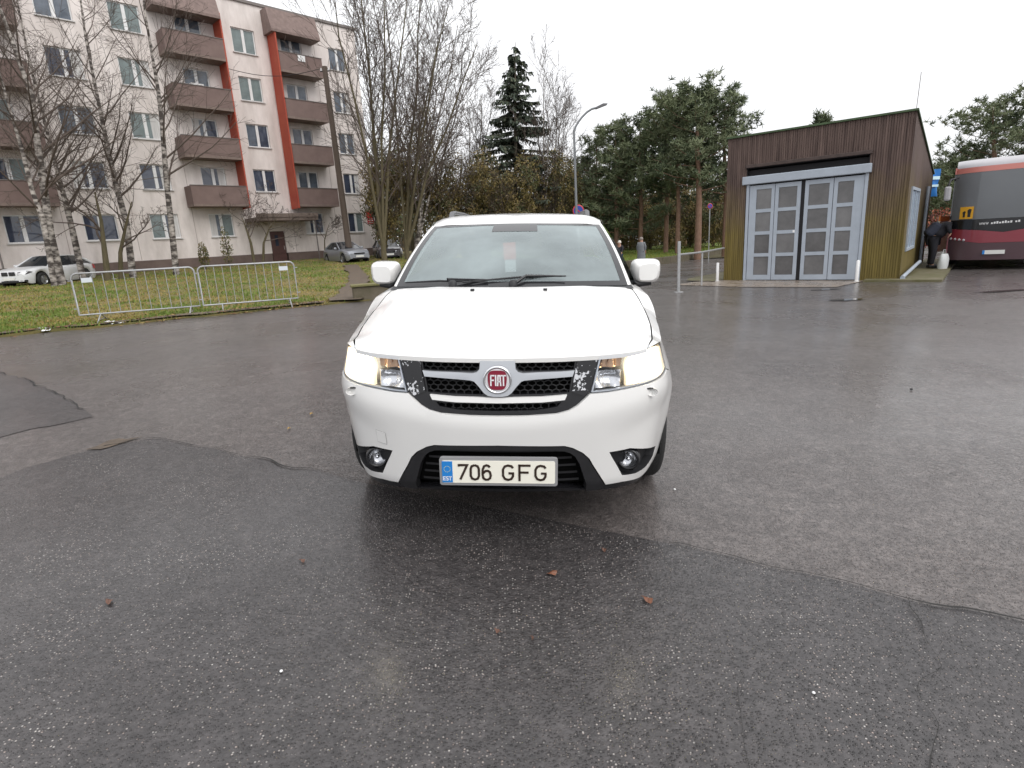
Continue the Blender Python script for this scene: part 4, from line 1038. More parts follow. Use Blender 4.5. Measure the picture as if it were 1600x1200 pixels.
for y, z, w_, d_ in zip(ry, rz, rw_, rd_):
    k = max(0, 1-(y-2.02)/.6)
    row = []
    for i in range(-12, 13):
        s = i/12; e = max(0, abs(s)-.82)/.18
        row.append(Vector((s*(w_+.012), y + .11*s*s*k, z - d_*(.55*s*s + .45*e*e) - .012*e*e)))
    rows.append(row)
roof = MB().grid(rows).build('roof', M_PAINT, suv)
for s in (1, -1):
    mb = MB(); mb.tube([(s*.585, 2.62, 1.59), (s*.585, 2.70, 1.632), (s*.59, 2.9, 1.645), (s*.595, 3.6, 1.645), (s*.58, 4.2, 1.62), (s*.575, 4.27, 1.57)], [.020, .024, .018, .018, .022, .02], 8)
    mb.build('roof_rail', mat('rail_grey', (.10, .10, .105), .4) if s > 0 else bpy.data.materials['rail_grey'], suv)
    # side glass, black pillars and roof side rail
    def SG(y, v, off=0.0):
        b = Vector((.838-off, y, interp([1.4, 2.5, 4.4], [1.12, 1.142, 1.175], y))); yt = 2.28 + (y-1.42)*(4.45-2.28)/(4.6-1.42)
        t = Vector((interp(ry, rw_, yt)+.008-off, yt, interp(ry, rz, yt)-interp(ry, rd_, yt)-.012)); p = b.lerp(t, v); return Vector((s*(p.x+.02*4*v*(1-v)), p.y, p.z))
    for nm, y0, y1 in (('front_side_window', 1.44, 2.52), ('rear_side_window', 2.62, 3.52), ('quarter_window', 3.64, 4.45)):
        g = [[SG(y0+(y1-y0)*i/8, .04+.90*j/5) for i in range(9)] for j in range(6)]
        if s < 0: g = g[::-1]
        MB().grid(g).build(nm, M_SGLASS, suv)
    for y0, y1 in ((2.50, 2.64), (3.50, 3.66), (4.43, 4.60)):
        g = [[SG(y0+(y1-y0)*i/2, .0+.95*j/5, -.003) for i in range(3)] for j in range(6)]
        MB().grid(g if s > 0 else g[::-1]).build('window_pillar', M_GBLK, suv)
    g = [[SG(1.42+(4.6-1.42)*i/14, .93+.07*j, -.003-.01*j) for i in range(15)] for j in range(2)]
    MB().grid(g if s > 0 else g[::-1]).build('roof_side', M_PAINT, suv)
    g = [[SG(1.42+(4.6-1.42)*i/14, -.0+.05*j, -.006) for i in range(15)] for j in range(2)]
    MB().grid(g if s > 0 else g[::-1]).build('window_seal', M_MBLK, suv)
# tailgate glass and panel
g = [[Vector((i/8*.60, 4.60+.02*(1-(i/8)**2), 1.545-.05*(i/8)**2)).lerp(Vector((i/8*.74, 4.83, 1.12)), j/4) for i in range(-8, 9)] for j in range(5)]
MB().grid(g).build('rear_window', M_SGLASS, suv)
g = [[Vector((i/8*.86, 4.62+.0*j, .35+.4*j)) for i in range(-8, 9)] for j in range(3)]
# --- mirrors
for s in (1, -1):
    prof = []
    mir_ = MB(); rows = []
    for j in range(9):
        q = j/8; y = 1.60 + .17*q; k = sqrt(max(0.02, 1-(1-q)**2.2))
        row = []
        for i in range(24):
            a = 2*pi*i/24; ca, sa = cos(a), sin(a)
            ex = .102*(abs(ca)**.45)*(1 if ca > 0 else -1); ez = .085*(abs(sa)**.5)*(1 if sa > 0 else -1)
            taper = 1 - .10*(1 if ca*1 > 0 else 0)*max(0, -sa)
            row.append(Vector((s*(.938 + ex*(.55+.45*k)*taper), y, 1.205 + ez*(.6+.4*k) + .006*ca)))
        row.append(row[0]); rows.append(row)
    mir_.grid(rows if s < 0 else [r_[::-1] for r_ in rows]); mir_.add(rows[0][:24], [tuple(range(24))], 0, True)
    mm = mir_.build('door_mirror', M_PAINT, suv, fix=True)
    MB().add(rows[-1][:24], [tuple(range(24))]).build('mirror_glass', M_CHROME, mm)
    MB().tube([(s*.80, 1.60, 1.118), (s*.86, 1.63, 1.122), (s*.965, 1.66, 1.128)], [.030, .026, .018], 10).build('mirror_arm', M_MBLK, mm)
# --- wipers
for pts, blade in ((((.02, 1.13, 1.172), (.10, 1.17, 1.192)), ((-.30, 1.165, 1.175), (.05, 1.20, 1.200), (.42, 1.28, 1.196))), (((-.36, 1.15, 1.170), (-.40, 1.17, 1.178)), ((-.68, 1.25, 1.168), (-.45, 1.19, 1.182), (-.14, 1.165, 1.176)))):
    n_ = Vector((0, -.042, .03))
    wp = MB().tube([Vector(p)+Vector((0, -.02, .012)) for p in blade], [.005, .007, .004], 6).build('wiper', M_MBLK, suv)
    c = Vector(blade[1])
    MB().tube([Vector(pts[0])+Vector((0, -.02, .0)), c + Vector((.05, -.03, .022)), c + Vector((.30, -.01, .016))], [.012, .009, .005], 8).build('wiper_arm', M_GBLK, wp)
    MB().lathe([(.026, -.01), (.026, .02), (.015, .03), (0, .032)], 12, M=Matrix.Translation(Vector(pts[0])+Vector((0, -.02, 0)))).build('wiper_pivot', M_MBLK, wp)
# --- interior
MB().b2((-.70, 1.36, .90), (.70, 1.80, 1.105)).build('dashboard', M_TRIMI, suv, bevel=.05)
for x in (.38, -.38):
    st = MB().box((x, 2.42, .95), (.50, .16, .66), M=Matrix.Translation((x, 2.42, .62)) @ Matrix.Rotation(radians(-16), 4, 'X') @ Matrix.Translation((-x, -2.42, -.62))).build('seat', M_SEAT, suv, bevel=.06)
    MB().box((x, 2.64, 1.36), (.27, .10, .20)).build('headrest', M_SEAT, st, bevel=.04)
    MB().b2((x-.25, 1.95, .45), (x+.25, 2.45, .62)).build('seat_cushion', M_SEAT, st, bevel=.05)
MB().b2((-.6, 3.25, .5), (.6, 3.42, 1.22)).build('rear_seat', M_SEAT, suv, bevel=.05)
MB().b2((-.78, 1.5, .40), (.78, 4.5, .45)).build('cabin_floor', M_TRIMI, suv)
tor = MB(); TT = Matrix.Translation((.38, 1.86, 1.10)) @ Matrix.Rotation(radians(68), 4, 'X')
tor.tube([TT @ Vector((.185*cos(a), .185*sin(a), 0)) for a in [i*2*pi/28 for i in range(29)]], .015, 8, cap=False)
for a in (0, pi, -pi/2): tor.tube([TT @ Vector((0, 0, -.03)), TT @ Vector((.18*cos(a), .18*sin(a), 0))], .014, 6)
tor.build('steering_wheel', M_TRIMI, suv)
MB().box((0, 2.06, 1.455), (.24, .03, .065)).build('rear_view_mirror', M_TRIMI, suv, bevel=.01)
# --- wheels
def wheel(s, y):
    T_ = Matrix.Translation((s*.797, y, WZc+.002)) @ Matrix.Rotation(s*pi/2, 4, 'Y')
    w_ = MB().lathe([(.245, -.10), (.30, -.112), (.345, -.105), (.363, -.085), (.367, -.03), (.367, .03), (.363, .085), (.345, .108), (.30, .115), (.245, .105)], 40, M=T_).build('wheel', M_RUB, suv)
    MB().lathe([(.245, .105), (.238, .085), (.225, .06), (.225, -.10)], 32, M=T_).build('rim', M_RIM, w_)
    for k in range(5):
        a = 2*pi*k/5; mb = MB()
        mb.prism([(-.03, .03), (.03, .03), (.045, .235), (-.045, .235)], lambda u, v, h: T_ @ Vector((u*cos(a)-v*sin(a), u*sin(a)+v*cos(a), h + (.02 if v < .1 else 0))), .05, .085); mb.build('spoke', M_RIM, w_, fix=True)
    MB().lathe([(.06, .06), (.05, .105), (0, .11)], 20, M=T_).build('hub_cap', M_RIM, w_)
    MB().lathe([(.2, -.02), (0, -.02)], 24, M=T_).build('brake_disc', M_VOID, w_)
for s in (1, -1):
    for y in (WY, RW): wheel(s, y)
# pennant hanging from the mirror
pw = suv.matrix_basis.copy(); pw = Matrix.Translation(suv.location) @ CM_
pen = thing('hanging_pennant', pw @ Vector((-.03, 1.80, 1.22)), -.065, 'small orange and white pennant hanging behind the windscreen', 'pennant')
MB().b2((-.045, -.002, .07), (.045, .002, .19)).build('upper_cloth', mat('pennant_orange', (.85, .16, .09), .8), pen); MB().b2((-.04, -.002, -.02), (.04, .002, .067)).build('lower_cloth', M_WHT, pen)
MB().tube([(0, 0, .19), (0, .02, .20)], .002, 4).build('string', M_MBLK, pen)
# ================================================================== PARKED CARS
M_TAIL = mat('lamp_clear', (.55, .57, .60), .15, metal=.5)
M_CGLS = mat('car_glass', (.025, .03, .035), .04, spec=.9)
M_PLATE = mat('plate_white_car', (.75, .75, .72), .5)
def make_car(name, label, loc, rz, paint, L=4.4, W=.87, hood=(.62, .80, .93), hr=1.25, wt=2.05, rt=3.1, rb=3.95, zr=1.42, belt=.93, deck=.98, wr=.31, wy=(.82, 3.45), dark_grille=False, kidney=False, group=None):
    car = thing(name, loc, rz, label, 'car', group)
    N = 64; rows = []
    zt_ = spl([0, .06, .25, hr, hr+.3, rb, rb+(L-rb)*.45, L-.04, L], [hood[0], hood[0]+.06, hood[1], hood[2], belt, deck, deck-.02, deck-.10, .72])
    for i in range(N+1):
        y = L*i/N; e = abs(y-L/2)/(L/2); w_ = W*(1-.20*e**7-.04*e**3)
        zb = .20 + .10*max(0, (e-.9)/.1); 
        for q in wy:
            if abs(y-q) < wr+.06: zb = max(zb, wr + sqrt((wr+.06)**2-(y-q)**2))
        zt = zt_(y); row = []
        half = [(.93, 0), (.975, .18), (1.0, .45), (.985, .70), (.95, .88), (.86, .97), (.6, 1.0), (0, 1.015)]
        for k, q in half: row.append(Vector((w_*k, y, min(zb + (zt-zb)*q, zt+.02) if zb < zt else zt)))
        rows.append([Vector((-p.x, p.y, p.z)) for p in row[:-1]] + row[::-1])
    mb = MB(); mb.grid(rows)
    for rw in (rows[0], rows[-1]): mb.add(rw, [tuple(range(len(rw)))], 0)
    body = mb.build('body', paint, car, fix=True)
    MB().b2((-W*.72, .3, .22), (W*.72, L-.3, .8)).build('underbody', M_VOID, car)
    wb, wt_ = W*.86, W*.64
    def P(x, y, z): return Vector((x, y, z))
    zf, zrr = zt_(hr)-.01, zt_(rb)-.01
    def scr(s, v, y0, z0, y1, z1, bul): 
        a = Vector((s*wb, y0 + bul*(s*s), z0)); b = Vector((s*wt_, y1 + bul*.6*(s*s), z1-.03*s*s)); return a.lerp(b, v)
    MB().grid([[scr(i/6, j/4, hr-.10, zf, wt, zr-.03, .14) for i in range(-6, 7)] for j in range(5)]).build('windscreen', M_CGLS, car)
    MB().grid([[scr(i/6, j/4, rb+.05, zrr, rt, zr-.04, -.10) for i in range(-6, 7)] for j in range(5)]).build('rear_window', M_CGLS, car)
    rows = []
    for k in range(7):
        y = wt + (rt-wt)*k/6; c = .03*sin(pi*k/6)
        rows.append([Vector((i/6*wt_, y + (.09*(1-k/6) - .06*(k/6))*(i/6)**2, zr-.03+c-.03*(i/6)**2)) for i in range(-6, 7)])
    MB().grid(rows).build('roof', paint, car)
    ym = (wt+rt)/2+.1
    for s in (1, -1):
        A0, A1 = Vector((s*wb, hr+.04, zf)), Vector((s*wt_, wt+.09, zr-.06)); B0, B1 = Vector((s*wb, rb-.05, zrr)), Vector((s*wt_, rt-.06, zr-.07)); M0, M1 = Vector((s*wb*1.0, ym, (zf+zrr)/2)), Vector((s*wt_, ym, zr-.06))
        MB().add([A0, M0, M1, A1], [(0, 1, 2, 3)]).build('side_window', M_CGLS, car); MB().add([M0, B0, B1, M1], [(0, 1, 2, 3)]).build('side_window', M_CGLS, car)
        MB().tube([A0, A1], [.045, .035], 6).build('pillar', paint, car); MB().tube([B0, B1], [.07, .045], 6).build('pillar', paint, car); MB().tube([M0, M1], .03, 6).build('pillar', M_GBLK, car)
        MB().tube([A1, Vector((s*wt_, (A1.y+B1.y)/2, zr-.045)), B1], .03, 6).build('roof_frame', paint, car)
        MB().box((s*(W+.05), hr+.30, zf+.06), (.17, .12, .12)).build('door_mirror', paint, car, bevel=.03)
        # lamps wrap the corner
        zl = hood[0]
        MB().add([(s*W*.46, -.012, zl-.07), (s*W*.80, .07, zl-.06), (s*W*.93, .36, zl+.05), (s*W*.80, .20, zl+.105), (s*W*.46, .02, zl+.055)], [(0, 1, 2, 3, 4) if s > 0 else (4, 3, 2, 1, 0)]).build('headlight', M_TAIL if not kidney else M_BEZEL, car)
        MB().add([(s*W*.88, L-.30, .92), (s*W*.93, L-.32, .70), (s*W*.80, L-.01, .70), (s*W*.76, L-.02, .90)], [(0, 1, 2, 3)]).build('tail_lamp', M_SIGN, car)
        for q in wy:
            T_ = Matrix.Translation((s*(W-.11), q, wr)) @ Matrix.Rotation(s*pi/2, 4, 'Y')
            w_ = MB().lathe([(.2, -.09), (wr-.02, -.10), (wr, -.07), (wr, .07), (wr-.02, .10), (.21, .10)], 24, M=T_).build('wheel', M_RUB, car)
            mb = MB(); mb.lathe([(.205, .095), (.19, .06), (.06, .07), (0, .085)], 20, M=T_)
            mb.build('rim', M_RIM, w_)
            for k in range(5):
                a = 2*pi*k/5; MB().prism([(-.022, .04), (.022, .04), (.03, .195), (-.03, .195)], lambda u, v, h: T_ @ Vector((u*cos(a)-v*sin(a), u*sin(a)+v*cos(a), h)), .075, .10).build('spoke', M_RIM, w_, fix=True)
    if kidney:
        for s in (1, -1): MB().box((s*.17, -.01, hood[0]+.0), (.28, .04, .17)).build('grille', M_GBLK, car, bevel=.03)
        for s in (1, -1): MB().box((s*W*.66, .05, .33), (.34, .10, .10), M=None).build('corner_intake', M_GBLK, car, bevel=.03)
        MB().box((0, .0, .30), (.80, .06, .12)).build('lower_intake', M_GBLK, car, bevel=.03)
    else:
        MB().box((0, -.005, hood[0]-.01), (.70, .03, .09)).build('grille', M_GBLK, car, bevel=.01)
        MB().box((0, .01, .31), (1.0, .05, .09)).build('lower_intake', M_GBLK, car, bevel=.01)
    MB().box((0, -.03, .44), (.52, .015, .115)).build('number_plate', M_PLATE, car)
    return car
def place_car(fpx, rpx, Y0, Y1, side, W, wy):
    a = at(fpx, 400, Y0); b = at(rpx, 400, Y1); a = Vector((a.x, a.y)); b = Vector((b.x, b.y)); d = (b-a).normalized(); rz = atan2(-d.x, d.y)
    rx = Vector((cos(rz), sin(rz))); o = a - d*wy - rx*side*(W-.1)
    return (o.x, o.y, gz(o.x, o.y)), rz
PW = mat('white_car_paint', (.72, .73, .74), .3, coat=.6); PSV = mat('silver_car_paint', (.36, .38, .42), .3, metal=.5, coat=.5); PDK = mat('dark_car_paint', (.06, .055, .06), .3, coat=.5)
loc, rz = place_car(57, 122, 27.3, 29.9, 1, .90, .84)
make_car('parked_car', 'white estate car parked behind the birch trunks at the left edge', (loc[0], loc[1], .60), rz, PW, L=4.6, W=.90, hood=(.66, .82, .95), hr=1.35, wt=2.15, rt=3.7, rb=4.35, zr=1.45, wy=(.84, 3.68), deck=1.0, wr=.33, kidney=True)
loc, rz = place_car(536, 512, 36.6, 38.6, -1, .85, .80)
make_car('parked_car', 'silver saloon parked behind the wooden pole at the block corner', (loc[0], loc[1], .62), rz, PSV, L=4.3, W=.85, hr=1.25, wt=2.05, rt=3.0, rb=3.65, zr=1.40, wy=(.80, 3.40))
loc, rz = place_car(590, 585, 39.5, 42, -1, .85, .80)
make_car('parked_car', 'dark hatchback half hidden by tree trunks right of the silver saloon', (loc[0], loc[1], .60), rz, PDK, L=4.0, W=.84, hr=1.15, wt=1.9, rt=3.2, rb=3.8, zr=1.45, wy=(.78, 3.25))
p = at(616, 392, 43.5)
make_car('parked_car', 'white hatchback glimpsed between the tree trunks beside the SUV', (p.x, p.y, .55), .5, PW, L=3.9, W=.82, hr=1.1, wt=1.8, rt=3.2, rb=3.75, zr=1.5, wy=(.76, 3.2))

# ================================================================== BUS
_bc = Matrix.Rotation(-.66, 3, 'Z') @ Vector((-1.255, .40, 0))
bus = thing('bus', (13.98-_bc.x, 18.3-_bc.y, -.2), -.66, 'dark red and grey coach with yellow school sign parked beyond the garage', 'bus')
BW, BH, BL = 1.275, 3.30, 12.0
M_BRED = mat('bus_red', (.24, .028, .045), .3, coat=.5); M_BGRY = mat('bus_grey', (.10, .060, .070), .4); M_BWHT = mat('bus_white', (.40, .39, .41), .4); M_BPNK = mat('bus_pink', (.55, .20, .17), .35)
M_BGL = glass_mat('bus_glass', (.25, .26, .28), .45, hazecol=(.33, .345, .365), hvar=.03)  # grey reflection on the screen is put in as diffuse haze colour
def bfr(x, z, d=0.0):   # front surface: rounded corners, raked screen
    a = abs(x)/BW; return Vector((x, .42*a**4 + .16*sm(z, 1.3, 3.1)*(z-1.3)/1.8 + .10*max(0, .8-z) + d, z))
def bsheet(poly, name, m, d=0.0, par=None, sp=.15):
    return sheet(poly, [], sp, lambda u, v, dd: bfr(u, v, d+dd), .03).build(name, m, par or bus)
bx = BW-.02
bsheet([(-bx, .30), (bx, .30), (bx, .92), (.5, .80), (-.5, .80), (-bx, .92)], 'lower_panel', M_BGRY)
bsheet([(-bx, .925), (-.5, .805), (.5, .805), (bx, .925), (bx, 1.24), (.62, 1.19), (.02, 1.10), (-.62, 1.19), (-bx, 1.24)], 'red_panel', M_BRED)
bsheet([(-bx, 1.245), (-.62, 1.195), (.02, 1.105), (.62, 1.195), (bx, 1.245), (bx, 1.50), (-bx, 1.50)], 'black_band', M_GBLK)
wsb = bsheet([(-bx, 1.505), (bx, 1.505), (bx, 2.86), (-bx, 2.86)], 'windscreen', M_BGL)
bsheet([(-bx, 2.865), (bx, 2.865), (bx, 3.02), (-bx, 3.02)], 'pink_band', M_BPNK)
g = []
for j in range(7):
    a = j/6*pi/2; g.append([bfr(i/8*bx, 3.02) + Vector((0, .9*(1-cos(a))*1.0, .26*sin(a))) for i in range(-8, 9)])
MB().grid(g).build('roof_dome', M_BWHT, bus)
MB().b2((-BW+.05, 1.2, 3.0), (BW-.05, BL, 3.27)).build('roof', M_BWHT, bus, bevel=.1)
for s in (1, -1):
    MB().b2((s*BW-.02, .42, .30), (s*BW+.02, BL, 1.50)).build('side_panel', M_BRED, bus); MB().b2((s*BW-.018, .55, 1.505), (s*BW+.015, BL-.1, 2.86)).build('side_windows', M_CGLS, bus); MB().b2((s*BW-.02, .5, 2.865), (s*BW+.02, BL, 3.05)).build('side_band', M_BPNK, bus)
    for k in range(4):
        c = bfr(s*(1.20-.105*k), .955-.018*k, -.004); MB().lathe([(0, .028), (.02, .025), (.036, .012), (.038, -.02)], 14, M=Matrix.Translation(c) @ Matrix.Rotation(pi/2, 4, 'X')).build('headlight', M_BWHT, bus)
    arm = MB().tube([(s*1.20, .35, 2.75), (s*1.38, -.05, 2.70), (s*1.42, -.12, 2.52)], .03, 8).build('mirror_arm', M_MBLK, bus)
    MB().box((s*1.42, -.12, 2.30), (.17, .12, .42)).build('mirror', M_BWHT if s < 0 else M_MBLK, arm, bevel=.05)
    for q in (2.6, 8.6):
        T_ = Matrix.Translation((s*1.10, q, .48)) @ Matrix.Rotation(s*pi/2, 4, 'Y'); MB().lathe([(.28, -.12), (.44, -.13), (.48, -.09), (.48, .09), (.44, .13), (.28, .13), (.1, .10), (0, .12)], 26, M=T_).build('wheel', M_RUB, bus)
MB().b2((-1.1, .6, .35), (1.1, 11.5, 1.2)).build('chassis', M_VOID, bus)
MB().b2((-BW+.03, 4.6, 1.2), (BW-.03, 4.7, 2.95)).build('cabin_bulkhead', M_TRIMI, bus); MB().b2((-1.1, .5, 1.2), (1.1, 1.1, 1.5)).build('dashboard', M_TRIMI, bus)
ys = bsheet([(-1.06, 1.53), (-.74, 1.53), (-.74, 1.88), (-1.06, 1.88)], 'school_sign', mat('sign_yellow', (.75, .38, .02), .5), -.034)
sheet([(-.87, 1.58), (-.80, 1.58), (-.80, 1.68), (-.785, 1.80), (-.835, 1.82), (-.885, 1.78), (-.87, 1.68)], [], .05, lambda u, v, dd: bfr(u, v, -.038)).build('sign_figure', M_MBLK, ys); sheet([(-.98, 1.58), (-.93, 1.58), (-.93, 1.67), (-.92, 1.74), (-.955, 1.76), (-.995, 1.72), (-.98, 1.66)], [], .05, lambda u, v, dd: bfr(u, v, -.038)).build('sign_figure', M_MBLK, ys)
MB().b2((-.40, -.03, .47), (.12, -.005, .585)).build('number_plate', M_PLATE, bus)
MB().b2((-.40, -.033, .47), (-.345, -.0302, .585)).build('country_band', bpy.data.materials['euro_blue'], bus)
mb = MB(); x = -.56
letters(mb, 'WWW', x, 1.335, .055, .06, .02, .013, lambda u, v, h: bfr(u, v+.03*(u+.56)/.8, -.012-h), .0, .004)
x = -.30
for k in range(11):
    if k in (8,): x += .05; continue
    h_ = .045+.025*((k*37) % 3)/2; a = bfr(x+.03, 1.335+h_/2+.03*(x+.56)/.8, -.014); mb.box(a, (.042, .004, h_)); x += .062
tg = mb.build('web_address', M_WHT, bus); tg['kind'] = 'stuff'

# ================================================================== BARRIERS
M_GALV = mat('galvanised', (.36, .365, .37), .5, metal=.4, var=.15, vscale=12)
def barrier(a, b, label, plate):
    d = Vector((b.x-a.x, b.y-a.y)); L = d.length; rz = atan2(d.y, d.x); sl_ = (b.z-a.z)/L
    t = thing('crowd_barrier', (a.x, a.y, a.z), rz, label, 'barrier', 'crowd barriers on the lawn edge'); t.rotation_euler = (0, -math.atan(sl_), rz)
    r = .12; zl, zh = .20, 1.10
    def arc(cx, cz, a0): return [(cx + r*cos(radians(a0+q)), 0, cz + r*sin(radians(a0+q))) for q in range(0, 91, 18)]
    MB().tube([(.02, 0, zl), (.02, 0, zh-r)] + arc(.02+r, zh-r, 90)[::-1] + [(L-r-.02, 0, zh)] + arc(L-r-.02, zh-r, 0)[::-1] + [(L-.02, 0, zl), (.02, 0, zl)], .019, 8).build('frame', M_GALV, t)
    n = 11; me = MB().tube([(0, 0, zl), (0, 0, zh)], .0085, 6).mesh('bar', M_GALV)
    for k in range(1, n+1):
        o = link('bar', me, t); o.location = (L*k/(n+1), 0, 0)
    for u in (.42, L-.22):
        MB().tube([(u, -.42, .005), (u, 0, zl), (u, .36, .05)], .016, 6).tube([(u, -.20, .08), (u, .20, .09)], .010, 5).build('foot', M_GALV, t)
    for u in (.0, L):
        for z in (.34, .95): MB().tube([(u-.03 if u else -.05, 0, z), (u+.05 if u else .03, 0, z)], .012, 6).build('hook', M_GALV, t)
    if plate: MB().b2((plate-.10, -.016, .90), (plate+.10, -.010, 1.0)).build('name_plate', mat('plate_pale', (.62, .66, .70), .5) if 'plate_pale' not in bpy.data.materials else bpy.data.materials['plate_pale'], t)
g0, g1, g2 = ground(126, 507), ground(317, 491), ground(469, 478)
barrier(g0, g1, 'galvanised crowd barrier nearer the white estate car', .30)
barrier(g1 + (g2-g1)*.012, g2, 'galvanised crowd barrier nearer the white SUV', (g2-g1).length-.30)

# ================================================================== POLES, LAMP, SIGNS, RAIL
M_WOOD = mat('pole_wood', (.085, .062, .048), .85, vscale=3, col2=(.13, .10, .08), stretch=(8, 8, .6))
b0 = at(548, 408, 37.6); t0 = at(507, 104, 37.6); zb_ = gz(b0.x, b0.y)
pole = thing('utility_pole', (b0.x, b0.y, zb_), 0, 'brown wooden utility pole leaning in front of the block', 'pole')
tp = Vector((t0.x-b0.x, 0, t0.z-zb_))
MB().tube([(0, 0, -.2), tp*.5, tp], [.21, .18, .15], 12).build('shaft', M_WOOD, pole)
MB().tube([tp + Vector((-.28, 0, -.25)), tp + Vector((.28, 0, -.25))], .03, 6).build('cross_arm', M_MBLK, pole)
for s in (-.22, .22): MB().lathe([(.05, 0), (.06, .05), (.03, .10), (.045, .14), (0, .17)], 10, M=Matrix.Translation(tp+Vector((s, 0, -.23)))).build('insulator', M_WHT, pole)
ca = Vector((b0.x, b0.y, zb_)) + tp + Vector((-.22, 0, -.1)); wc = Vector((BB.x, BB.y)) + Vector((.69615, .7179))*-9.6
cable = thing('overhead_cable', ca, 0, 'thin black cable running from the wooden pole top to the block wall', 'cable')
e_ = Vector((wc.x, wc.y, 12.6)) - ca
MB().tube([e_*(i/10) + Vector((0, 0, -.45*sin(pi*i/10))) for i in range(11)], .018, 5).build('wire', M_MBLK, cable)
MB().lathe([(.05, -.04), (.05, .04), (0, .05)], 8, M=Matrix.Translation(e_)).build('wall_clamp', M_MBLK, cable)
# street lamp
lp = at(901, 340, 30.5); lz = gz(lp.x, lp.y); hd = at(945, 163, 30.5)
lamp_ = thing('street_lamp', (lp.x, lp.y, lz), 0, 'grey curved arm street lamp rising behind the SUV roof', 'street lamp')
tx = at(897, 212, 30.5).x - lp.x; hh = at(897, 205, 30.5).z - lz
bz_ = [(0, 0, 0), (0, 0, .9), (tx*.5, 0, hh*.6), (tx, 0, hh)]
ex_, ez_ = hd.x-lp.x, hd.z-lz
arc_ = [(tx + (ex_-.35-tx)*q, 0, hh + (ez_-hh-.12)*sin(q*pi/2)**.75) for q in (.08, .2, .35, .55, .75, 1)]
MB().tube(bz_ + arc_, [.085, .085, .065, .055] + [.05]*6, 10).build('post', mat('lamp_grey', (.20, .21, .22), .5, metal=.4), lamp_)
MB().prism([(ex_-.45, ez_-.20), (ex_+.10, ez_-.03), (ex_+.12, ez_+.02), (ex_-.1, ez_+.03), (ex_-.42, ez_-.10)], lambda u, v, h: (u, h, v), -.11, .11).build('lamp_head', mat('lamp_head_grey', (.12, .12, .13), .5), lamp_, fix=True)
MB().lathe([(.11, 0), (.11, .5), (.086, .55)], 12).build('base', M_ROOFE, lamp_)
M_BLUE = mat('sign_blue', (.03, .06, .33), .4)
def disc_sign(px, py, Y, label, r=.30):
    c = at(px, py, Y); z0 = gz(c.x, c.y); s = thing('road_sign', (c.x, c.y, z0), 0, label, 'sign', 'no parking signs'); hz = c.z-z0
    MB().tube([(0, .03, 0), (0, .03, hz+r)], .03, 8).build('post', M_GALV, s)
    T_ = Matrix.Translation((0, 0, hz)) @ Matrix.Rotation(pi/2, 4, 'X')
    MB().lathe([(r, 0), (r, .01), (r*.82, .011)], 28, M=T_).build('red_rim', M_SIGN, s); MB().lathe([(r*.82, .010), (0, .010)], 28, M=T_).build('blue_disc', M_BLUE, s)
    MB().box((0, -.014, hz), (r*1.55, .004, r*.17), M=Matrix.Translation((0, 0, hz)) @ Matrix.Rotation(radians(45), 4, 'Y') @ Matrix.Translation((0, 0, -hz))).build('red_bar', M_SIGN, s)
disc_sign(903.5, 329, 31.2, 'round blue no parking sign just above the SUV roof')
disc_sign(1109.5, 322, 36, 'round blue no parking sign on a grey post left of the garage', .16)
# steel rail by the garage
a = ground(1060, 457); b = ground(1096, 446); c3_ = Vector((SL.x-.02, SL.y-.02, 0))
rail = thing('hand_rail', a, 0, 'galvanised steel rail with posts beside the garage wall', 'railing')
za = at(1060, 377, a.y).z - a.z; zr_ = at(1063, 398, a.y).z - a.z
MB().b2((-.035, -.03, -.02), (.035, .03, za)).build('gate_post', M_GALV, rail); MB().b2((-.11, -.09, 0), (.11, .09, .02)).build('foot_plate', M_GALV, rail)
bv = b - a; zb2 = at(1098, 394, b.y).z - a.z; e2 = Vector((c3_.x-a.x, c3_.y-a.y, at(1127, 388, c3_.y).z-a.z))
MB().tube([(0, 0, zr_), (bv.x, bv.y, zb2), e2], .028, 8).build('top_rail', M_GALV, rail)
MB().b2((bv.x-.022, bv.y-.02, bv.z-.02), (bv.x+.022, bv.y+.02, zb2)).build('post', M_GALV, rail)
# banner, board and shrub beyond the garage
bn = at(1460, 285, 27.5); z0 = gz(bn.x, bn.y); ban = thing('blue_banner', (bn.x, bn.y, z0), .2, 'blue and white banner on a pole behind the garage corner', 'banner')
hb = bn.z-z0
MB().tube([(-.28, 0, 0), (-.28, 0, hb+.75)], .03, 8).build('pole', M_GALV, ban)
mb = MB(); mb.grid([[(-.26+.5*i/6, .05*sin(i+j*.7), hb-.62+1.2*j/8) for i in range(7)] for j in range(9)]); o = mb.build('cloth', mat('banner_blue', (.02, .17, .50), .6), ban)
MB().b2((-.2, -.09, hb+.12), (.18, -.07, hb+.26)).b2((-.2, -.09, hb-.2), (.15, -.07, hb-.10)).build('white_mark', mat('banner_white', (.55, .75, .82), .6), o)
nb = at(1472, 395, 23.5); z0 = gz(nb.x, nb.y); bd = thing('notice_board', (nb.x, nb.y, z0), .35, 'cream and orange notice board between the garage and the coach', 'notice board')
MB().b2((-.40, -.03, .30), (.40, .03, 1.50)).build('panel', mat('board_cream', (.62, .56, .42), .6, var=.1), bd); MB().b2((-.40, -.04, 1.50), (.40, .04, 1.68)).build('header', mat('board_orange', (.62, .20, .06), .5), bd)
for s in (-.36, .36): MB().tube([(s, .06, -.05), (s, .06, 1.68)], .03, 6).build('leg', M_GALV, bd)

